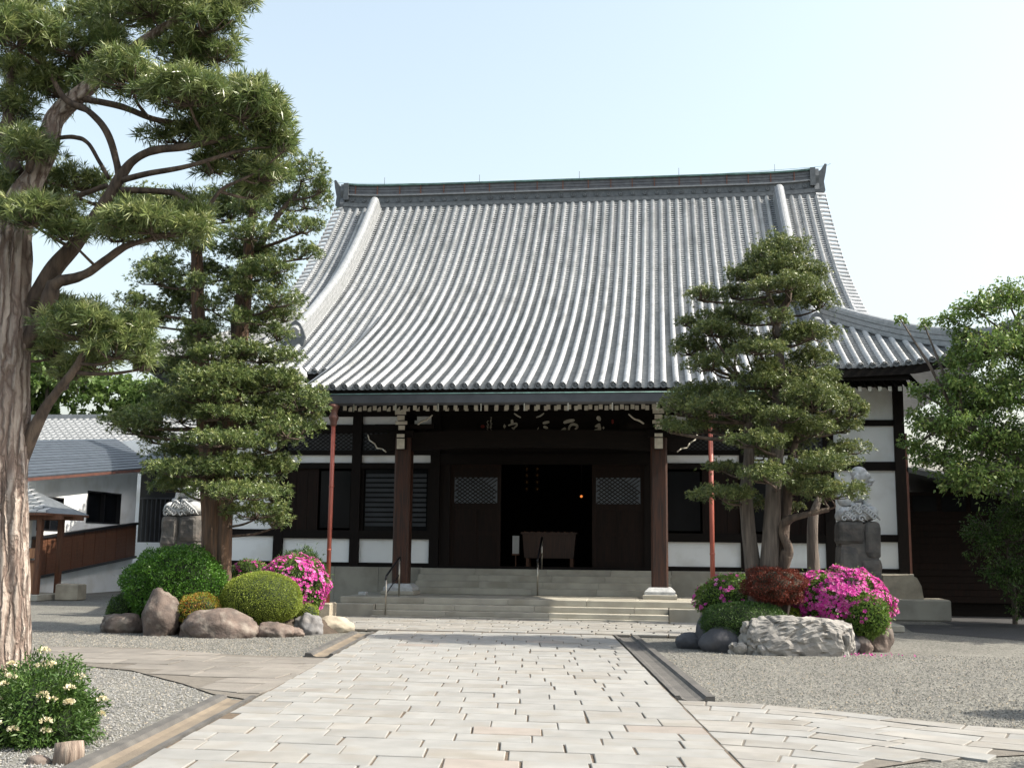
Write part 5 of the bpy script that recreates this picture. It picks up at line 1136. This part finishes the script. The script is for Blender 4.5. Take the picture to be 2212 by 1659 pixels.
PINE_L=[(-7.13,20.8,8.98,0.52,0.37),(-7.14,21.2,8.52,0.54,0.31),(-6.95,20.4,7.74,0.48,0.23),(-7.16,21.0,7.38,0.48,0.26),(-7.94,20.3,7.61,0.72,0.23),(-8.56,21.36,7.54,0.66,0.21),
 (-7.6,20.4,6.92,0.57,0.2),(-7.51,20.8,6.74,0.36,0.22),(-8.04,20.3,6.44,0.51,0.23),(-7.41,20.4,6.27,0.57,0.25),(-7.46,21.0,6.09,0.4,0.22),(-7.39,20.6,5.66,0.39,0.26),
 (-7.65,20.5,5.19,0.78,0.19),(-7.89,21.2,9.64,0.59,0.31),(-8.24,21.4,9.02,0.69,0.42),(-9.02,21.4,8.54,0.79,0.37),(-10.41,21.1,8.43,0.76,0.39),(-9.98,21.0,7.16,0.56,0.25),
 (-10.0,20.6,6.83,0.59,0.26),(-9.37,21.36,7.2,0.37,0.25),(-10.28,20.24,6.29,0.35,0.2),(-10.12,20.8,6.05,0.62,0.3),(-9.5,21.2,6.39,0.46,0.25),(-8.69,20.4,6.23,0.32,0.27),
 (-8.87,21.0,5.89,0.34,0.27),(-9.32,20.5,5.34,0.58,0.28),(-9.56,21.36,5.17,0.56,0.2),(-8.38,20.1,4.64,0.9,0.31),(-9.64,21.2,4.98,0.58,0.28),(-7.37,20.6,4.72,0.64,0.27),
 (-6.97,20.7,4.33,0.57,0.39),(-6.97,20.9,3.87,0.46,0.29),(-7.9,21.1,4.22,0.58,0.4),(-10.32,20.9,3.88,0.68,0.34),(-9.32,20.6,4.08,0.85,0.35),(-8.51,20.0,4.34,0.9,0.23),
 (-7.04,20.3,3.72,0.54,0.29),(-8.11,19.8,3.47,0.93,0.21),(-7.48,20.8,3.5,0.57,0.35),(-9.75,21.0,3.34,0.49,0.28),(-8.53,19.8,2.92,0.99,0.21),(-9.15,20.5,2.69,0.71,0.25),
 (-7.72,21.0,3.02,0.57,0.35),(-7.8,19.7,2.52,0.91,0.2),(-7.42,20.8,2.51,0.41,0.27),(-7.6,20.4,2.17,0.65,0.21),(-7.52,21.1,2.01,0.41,0.22),(-8.9,20.2,6.57,0.41,0.22),
 (-8.9,20.2,5.65,0.4,0.22),(-8.02,20.2,5.91,0.36,0.21),(-7.99,20.2,5.28,0.45,0.2),(-8.46,20.0,5.16,0.44,0.19),(-9.08,20.5,7.41,0.42,0.2),(-8.06,20.5,8.23,0.46,0.26),
 (-7.88,20.2,6.74,0.4,0.2),(-8.18,19.9,3.99,0.61,0.19),(-7.78,20.3,3.94,0.44,0.23),(-7.95,19.9,3.11,0.43,0.17),(-7.75,21.1,9.45,0.52,0.27),(-6.74,20.8,8.67,0.26,0.23),
 (-7.74,21.2,8.44,0.43,0.29),(-8.12,21.3,7.4,0.57,0.24),(-8.5,21.3,7.02,0.38,0.21),(-7.93,21.2,6.12,0.42,0.23),(-8.35,21.3,5.86,0.38,0.24),(-9.0,21.3,7.03,0.38,0.21),
 (-9.83,21.2,6.64,0.43,0.21),(-9.23,21.3,5.68,0.47,0.24),(-8.01,21.3,4.81,0.51,0.23),(-8.65,21.4,5.12,0.47,0.21),(-9.86,21.3,4.54,0.57,0.26),(-6.7,20.9,4.28,0.27,0.27),
 (-8.39,21.4,3.88,0.56,0.23),(-9.1,21.3,3.41,0.56,0.2),(-10.05,21.2,3.68,0.37,0.22),(-7.38,21.1,3.12,0.36,0.27),(-8.1,21.3,2.76,0.46,0.2),(-10.81,20.9,4.02,0.28,0.17),
 (-8.81,21.4,8.34,0.58,0.29),(-9.6,21.4,8.06,0.48,0.24)]
PINE_F=[(-7.73,11.9,7.68,0.62,0.28),(-7.26,12.4,7.77,0.61,0.26),(-6.32,12.5,8.27,0.76,0.21),(-5.59,12.4,7.96,0.49,0.29),(-5.29,12.6,8.32,0.29,0.21),(-5.99,12.8,7.74,0.59,0.24),
 (-7.14,13.1,8.52,0.55,0.28),(-8.01,12.8,8.48,0.73,0.22),(-6.2,11.9,7.07,0.61,0.22),(-5.48,11.9,6.81,0.63,0.22),(-4.89,12.0,6.68,0.49,0.27),(-4.62,12.3,6.53,0.32,0.28),
 (-5.15,12.5,6.36,0.51,0.23),(-5.98,12.7,6.64,0.44,0.15),(-4.85,12.6,6.09,0.37,0.18),(-5.63,12.8,6.85,0.53,0.21),(-7.61,12.7,7.33,0.48,0.21),(-7.55,12.0,6.27,0.39,0.25),
 (-8.16,12.5,6.96,0.35,0.32),(-8.28,12.8,6.15,0.36,0.27),(-7.24,11.7,5.33,0.57,0.18),(-6.82,11.8,5.15,0.35,0.14),(-5.85,11.9,5.23,0.68,0.15),(-5.52,12.3,5.43,0.33,0.14),
 (-6.5,12.5,5.31,0.34,0.12),(-6.6,11.9,4.04,0.56,0.24),(-6.32,12.1,3.82,0.41,0.22),(-7.3,12.5,3.91,0.34,0.2),(-6.73,12.4,3.71,0.33,0.15),(-7.62,13.2,6.26,0.49,0.14),
 (-6.9,13.1,5.95,0.36,0.13),(-8.32,12.9,6.62,0.42,0.36),(-8.14,12.5,5.92,0.35,0.23),(-7.75,12.9,5.98,0.3,0.13),(-5.47,12.6,7.68,0.29,0.17),(-5.35,12.5,7.2,0.34,0.17),
 (-4.47,12.3,6.32,0.17,0.19),(-5.54,12.8,6.27,0.35,0.13),(-5.04,12.8,5.92,0.26,0.12),(-8.13,12.8,7.52,0.42,0.27),(-7.42,12.9,7.6,0.36,0.21),(-6.32,12.6,5.6,0.34,0.13),
 (-5.83,12.7,5.74,0.29,0.13),(-7.21,12.6,4.39,0.34,0.17),(-6.15,12.2,4.06,0.25,0.22),(-6.12,12.3,3.69,0.22,0.15),(-7.16,12.6,3.63,0.28,0.14),(-8.27,12.4,8.23,0.36,0.36),
 ]
LIMB_F = [[(-7.45,12.2,-0.12,0.291),(-7.48,12.2,0.5,0.266),(-7.55,12.2,1.45,0.248),(-7.68,12.2,3.08,0.247),(-7.77,12.2,4.2,0.239),(-7.8,12.2,5.0,0.225),(-7.78,12.3,5.73,0.183), (-7.69,12.4,6.12,0.138),(-7.56,12.4,6.47,0.133),(-7.52,12.5,6.93,0.117),(-7.12,12.5,7.28,0.093),(-6.65,12.5,7.69,0.076),(-6.24,12.5,7.98,0.058),(-5.77,12.5,8.27,0.035)],
  [(-7.55,12.3,2.53,0.097),(-7.3,12.25,3.08,0.07),(-7.09,12.2,3.35,0.057),(-6.82,12.1,3.61,0.048),(-6.69,12.1,3.83,0.039),(-6.44,12.1,3.99,0.022)],
  [(-7.66,12.3,3.87,0.107),(-7.36,12.2,4.25,0.098),(-7.24,12.15,4.52,0.089),(-7.1,12.1,4.67,0.071),(-6.79,12.1,4.75,0.053),(-6.51,12.1,4.94,0.044),(-6.23,12.1,5.11,0.04), (-5.66,12.1,5.23,0.022)],
  [(-7.64,12.3,4.33,0.108),(-7.32,12.3,4.84,0.094),(-7.04,12.3,5.18,0.081),(-6.83,12.3,5.5,0.068),(-6.64,12.3,5.81,0.068),(-6.53,12.3,6.01,0.077),(-6.37,12.3,6.21,0.059), (-6.11,12.3,6.35,0.05),(-5.69,12.3,6.38,0.045),(-5.23,12.3,6.46,0.036),(-4.59,12.3,6.53,0.018)],
  [(-6.51,12.3,5.95,0.059),(-6.6,12.35,6.24,0.046),(-6.78,12.4,6.65,0.046),(-7.04,12.4,6.93,0.042),(-7.36,12.4,7.1,0.042),(-7.64,12.4,7.51,0.028),(-7.78,12.2,7.61,0.018)],
  [(-6.49,12.3,5.98,0.041),(-6.1,12.2,6.02,0.036),(-5.63,12.2,6.09,0.031),(-5.1,12.3,6.28,0.022),(-4.75,12.3,6.33,0.013)],
  [(-6.49,12.3,5.86,0.041),(-5.95,12.4,5.85,0.041),(-5.7,12.4,5.75,0.036),(-5.46,12.4,5.6,0.027),(-5.24,12.4,5.86,0.022),(-4.89,12.4,6.02,0.013)],
  [(-7.65,12.4,4.47,0.059),(-7.91,12.5,4.61,0.06),(-8.2,12.7,5.14,0.056)],
  [(-7.3,12.5,7.17,0.037),(-6.67,12.5,7.02,0.037),(-6.17,12.5,6.82,0.032),(-5.55,12.6,6.77,0.018)],
  [(-7.51,12.5,6.63,0.028),(-7.26,12.5,6.64,0.028),(-7.07,12.5,6.55,0.028),(-6.9,12.5,6.3,0.028),(-6.71,12.4,6.05,0.027)],
  [(-7.51,12.5,5.78,0.046),(-7.2,12.5,5.86,0.041),(-6.73,12.4,5.96,0.036)],
  [(-7.91,12.4,6.12,0.102),(-8.16,12.5,6.53,0.094),(-8.16,12.5,6.96,0.075),(-8.21,12.6,7.63,0.057),(-8.07,12.6,8.19,0.038)]]
LIMB_L = [[(-8.46,20.8,0.25,0.32),(-8.52,20.8,1.04,0.268),(-8.59,20.8,2.1,0.261),(-8.66,20.8,3.0,0.254),(-8.84,20.85,3.73,0.201),(-8.99,20.9,4.48,0.175),(-9.12,20.9,5.42,0.167), (-9.21,20.9,6.36,0.131),(-9.29,20.9,7.33,0.113),(-9.39,20.9,8.11,0.085),(-9.62,20.9,8.7,0.047)],
  [(-8.31,20.7,0.26,0.194),(-8.32,20.7,1.22,0.142),(-8.36,20.7,2.28,0.143),(-8.35,20.7,3.18,0.162),(-8.3,20.7,4.08,0.163),(-8.25,20.7,5.0,0.137),(-8.22,20.8,5.95,0.129), (-8.17,20.8,6.89,0.111),(-8.19,20.9,7.88,0.084),(-8.07,21.0,8.68,0.066),(-7.7,21.0,9.16,0.047),(-7.22,21.0,9.34,0.028)],
  [(-8.48,21.1,4.13,0.102),(-8.46,21.1,5.44,0.103),(-8.46,21.1,6.2,0.094),(-8.32,21.1,6.97,0.075),(-7.75,21.0,8.09,0.056),(-7.29,21.0,8.66,0.038)]]
LIMB_R = [[(1.6,19.1,0.46,0.153),(1.52,19.1,1.29,0.131),(1.45,19.1,1.9,0.116),(1.43,19.1,2.59,0.101),(1.49,19.1,3.22,0.086),(1.48,19.2,3.86,0.071),(1.38,19.2,4.5,0.048)],
  [(1.7,19.0,0.47,0.152),(1.77,19.0,1.37,0.153),(1.83,19.0,2.13,0.131),(1.91,19.0,3.05,0.116),(1.98,19.0,3.83,0.109),(2.01,19.1,4.64,0.095),(2.01,19.1,5.28,0.079), (1.95,19.1,5.6,0.071),(1.88,19.2,5.95,0.04),(1.81,19.2,6.28,0.032)],
  [(1.97,19.1,0.47,0.137),(1.99,19.1,1.3,0.107),(2.02,19.1,1.83,0.092),(2.09,19.1,2.44,0.093),(2.16,19.2,3.07,0.063),(2.36,19.2,3.7,0.047)],
  [(1.96,19.0,1.22,0.122),(2.03,18.95,1.52,0.114),(2.07,18.9,1.64,0.076),(1.98,18.9,1.9,0.069),(2.05,18.8,2.09,0.068),(2.3,18.7,2.18,0.053),(2.71,18.7,2.28,0.038)],
  [(1.97,19.1,5.44,0.071),(2.1,19.1,5.68,0.071),(2.22,19.1,5.92,0.048),(2.19,19.1,6.25,0.04),(2.12,19.1,6.58,0.024)]]
pine('podocarpus_tree', 'tall old tree with pale furrowed trunk and spreading needle-leaved limbs at left edge', (-7.48, 12.2, 0), LIMB_F, PINE_F, 'maki_leaf', 'bark_old', 14, .15, .0135, 270, 9, .22, 56, .20)
pine('cloud_pruned_pine', 'cloud-pruned tree with reddish trunk rising from the left garden bed', (-8.46, 20.8, .2), LIMB_L, PINE_L, 'maki_dark', 'bark_red', 10, .080, .0158, 335, 6, .2, 32, .16)
pine('cloud_pruned_pine', 'cloud-pruned tree with several grey stems above the white rock', (1.75, 19.1, .2), LIMB_R, PINE_R, 'maki_olive', 'bark_grey', 9, .058, .0132, 730, 6, .2, 20, .12)
o = thing('background_tree', 'bare dark tree stem standing between right pine and pedestal', 'tree', (2.81, 21.5, 0))
p, r = smooth_path([(2.80, 21.5, -.05, .14), (2.81, 21.5, .76, .12), (2.81, 21.5, 1.52, .103), (2.82, 21.5, 2.2, .09), (2.95, 21.5, 2.6, .05)], 4)
MB().tube(p, r, 10, lump=.2).build('trunk', 'bark_grey', o); foliage_pad(o, (2.95, 21.5, 2.75), .45, .2, 260, 8, .07, .012, 'maki_dark', 3)
# ------------------------------------------------------------------ broadleaf trees
def leafy(name, label, base, trunk, lobes, m, bark, dens, L, W, group=None):
    t = thing(name, label, 'tree', base, group); pool = []
    for i, l in enumerate(trunk):
        p, r = smooth_path(l, 4); MB().tube(p, r, 10, lump=.15).build('trunk' if i == 0 else 'limb', bark, t); pool += [(Vector(a), b_) for a, b_ in zip(p, r)]
    for k, (x, y_, z, rx, rzv) in enumerate(lobes):
        n = int(dens*(rx*rx*3.0+rx*rzv*3)); ns = max(n//14, 6)
        d = sph(ns); d[:, 2] = np.where(RNG.random(ns) < .6, np.abs(d[:, 2]), d[:, 2]); tip = d*np.array([rx, rx, rzv])*RNG.uniform(.45, 1.15, (ns, 1))+np.array([x, y_, z])
        sd_ = unit(d+np.array([0, 0, .35])+RNG.normal(size=d.shape)*.45); f = RNG.random((ns, 14, 1)); ln = RNG.uniform(.25, .5, (ns, 1, 1))*min(rx, .9)
        P = tip[:, None]-sd_[:, None]*f*ln+RNG.normal(size=(ns, 14, 3))*.035; P = P.reshape(-1, 3)
        D = unit(np.repeat(sd_, 14, 0)*.35+RNG.normal(size=P.shape)*.75+np.array([0, 0, -.15]))
        V = leaf_faces(P, D, L*RNG.uniform(.6, 1.2, len(P)), W*RNG.uniform(.75, 1.2, len(P)), .2)
        rnd = np.clip(np.repeat(RNG.random(ns)*.5, 14)+RNG.random(len(P))*.5, 0, 1)
        link('leaf_cluster', quads_mesh('leaf_cluster', V, 4, base, rnd), m, t, 'stuff')
        c = Vector((x, y_, z)); s = min(pool, key=lambda q: (q[0]-c).length)[0]; mb = MB(); mb.tube([s, s.lerp(c, .5)+Vector((0, 0, .1)), c], [.05, .035, .015], 6)
        for q in tip[::3]: mb.tube([c, c.lerp(Vector(q), .5)+Vector((0, 0, .05)), Vector(q)], [.014, .009, .004], 4)
        mb.build('branch', bark, t)
    return t
CH_L = [(6.69, 24.2, 6.68, 0.54, 0.39), (7.4, 24.5, 6.96, 0.65, 0.5), (6.11, 24.2, 6.51, 0.34, 0.16), (5.64, 24.4, 6.46, 0.22, 0.1), (5.16, 24.4, 6.57, 0.16, 0.08), (6.48, 24.4, 6.09, 0.44, 0.38), (6.84, 23.9, 5.7, 0.72, 0.58), (7.59, 24.4, 5.88, 0.74, 0.78), (6.23, 24.0, 5.04, 0.53, 0.41), (7.07, 24.4, 4.79, 0.88, 0.68), (5.55, 24.4, 4.4, 0.41, 0.31), (5.94, 23.9, 4.2, 0.67, 0.46), (6.96, 24.5, 3.92, 0.93, 0.59), (5.24, 24.1, 3.79, 0.35, 0.27), (5.84, 24.4, 3.55, 0.73, 0.37), (6.46, 24.0, 3.15, 0.91, 0.38), (7.31, 24.4, 3.09, 0.68, 0.48), (6.24, 24.5, 5.56, 0.4, 0.3),
        (5.57, 24.8, 5.01, 0.32, 0.26), (6.07, 24.7, 5.04, 0.48, 0.4), (6.37, 24.8, 5.81, 0.3, 0.3), (5.82, 25.0, 4.22, 0.4, 0.3), (6.7, 25.0, 4.52, 0.6, 0.5), (7.0, 26.6, 4.9, .7, .6), (7.7, 26.8, 4.0, .8, .7), (7.3, 26.4, 3.4, .7, .5), (6.9, 26.2, 4.2, .5, .4), (8.0, 26.5, 5.4, .7, .6), (8.8, 24.6, 6.6, 1.0, .8), (8.6, 24.4, 5.2, 1.0, 1.0), (9.6, 25.0, 6.4, 1.3, 1.2), (8.3, 24.3, 3.7, 1.0, .8), (9.5, 24.6, 4.4, 1.2, 1.0), (9.6, 25.4, 7.6, 1.1, .7), (10.6, 25.4, 7.6, 1.2, 1.0), (9.6, 26.8, 5.8, 1.2, 1.0), (10.8, 26.6, 5.4, 1.4, 1.2), (9.2, 27.6, 3.6, 1.2, .9)]
leafy('cherry_tree', 'leafy broad green tree overhanging the right corner of hall', (9.2, 25.4, 0), [[(9.2, 25.4, -.05, .24), (9.1, 25.3, 1.2, .2), (8.9, 25.2, 2.4, .17), (8.4, 25.0, 3.8, .12), (8.0, 24.8, 5.6, .07)], [(8.9, 25.2, 2.5, .12), (7.6, 24.8, 3.5, .08), (6.3, 24.4, 4.3, .05)], [(8.6, 25.1, 3.2, .11), (9.6, 25.0, 4.6, .08), (10, 25.1, 6, .05)]],
      CH_L, 'cherry_leaf', 'bark_grey', 640, .095, .046)
leafy('shade_shrub', 'dark leafy shrub in the shade beneath the cherry tree', (8.0, 27.2, 0), [[(8.0, 27.2, -.05, .06), (8.0, 27.2, .8, .05), (7.9, 27.2, 1.8, .03)]], [(7.6, 27.2, 1.86, .75, .7), (8.3, 27.5, 2.4, .65, .65), (7.8, 26.8, 1.1, .65, .55), (8.8, 27, 1.2, .8, .8), (9.2, 27.2, 2.2, .8, .7), (8.3, 26.6, .5, .6, .45)], 'low_leaf', 'bark_grey', 800, .08, .035)
for k, (x, y_, h, lab) in enumerate(((-29.5, 50, 11.6, 'bright green leafy tree rising behind the tiled wing'), (-24.5, 51, 10.0, 'rounded green tree behind the corridor roof and left pine'), (-34.5, 50, 12.0, 'tall green tree behind the old tree trunk'), (-20.0, 55, 9.0, 'green tree glimpsed between left pine stems over corridor'))):
    lob = [(x+random.uniform(-2.3, 2.3), y_+random.uniform(-1.5, 1.5), h*.30+h*.62*random.random(), random.uniform(1.2, 1.9), random.uniform(.9, 1.4)) for _ in range(20)]
    leafy('leafy_tree', lab, (x, y_, 0), [[(x, y_, -.1, .3), (x+.1, y_, h*.35, .22), (x, y_, h*.8, .08)]], lob, 'wood_leaf', 'bark_grey', 95, .30, .18, 'trees behind the corridor')
# a second broadleaf tree, added unseen beyond the frame to shade the drive
lob = [(11.6+random.uniform(-1.6, 2.2), 23.6+random.uniform(-1.5, 2.6), 3.0+random.random()*4.2, random.uniform(1.0, 1.5), random.uniform(.8, 1.2)) for _ in range(18)]
leafy('cherry_tree', 'unseen broad green tree added to shade the drive', (12.2, 24.0, 0), [[(12.2, 24.0, -.05, .25), (12.1, 23.9, 2.2, .18), (11.8, 23.8, 5.5, .07)]], lob, 'cherry_leaf', 'bark_grey', 220, .14, .075)
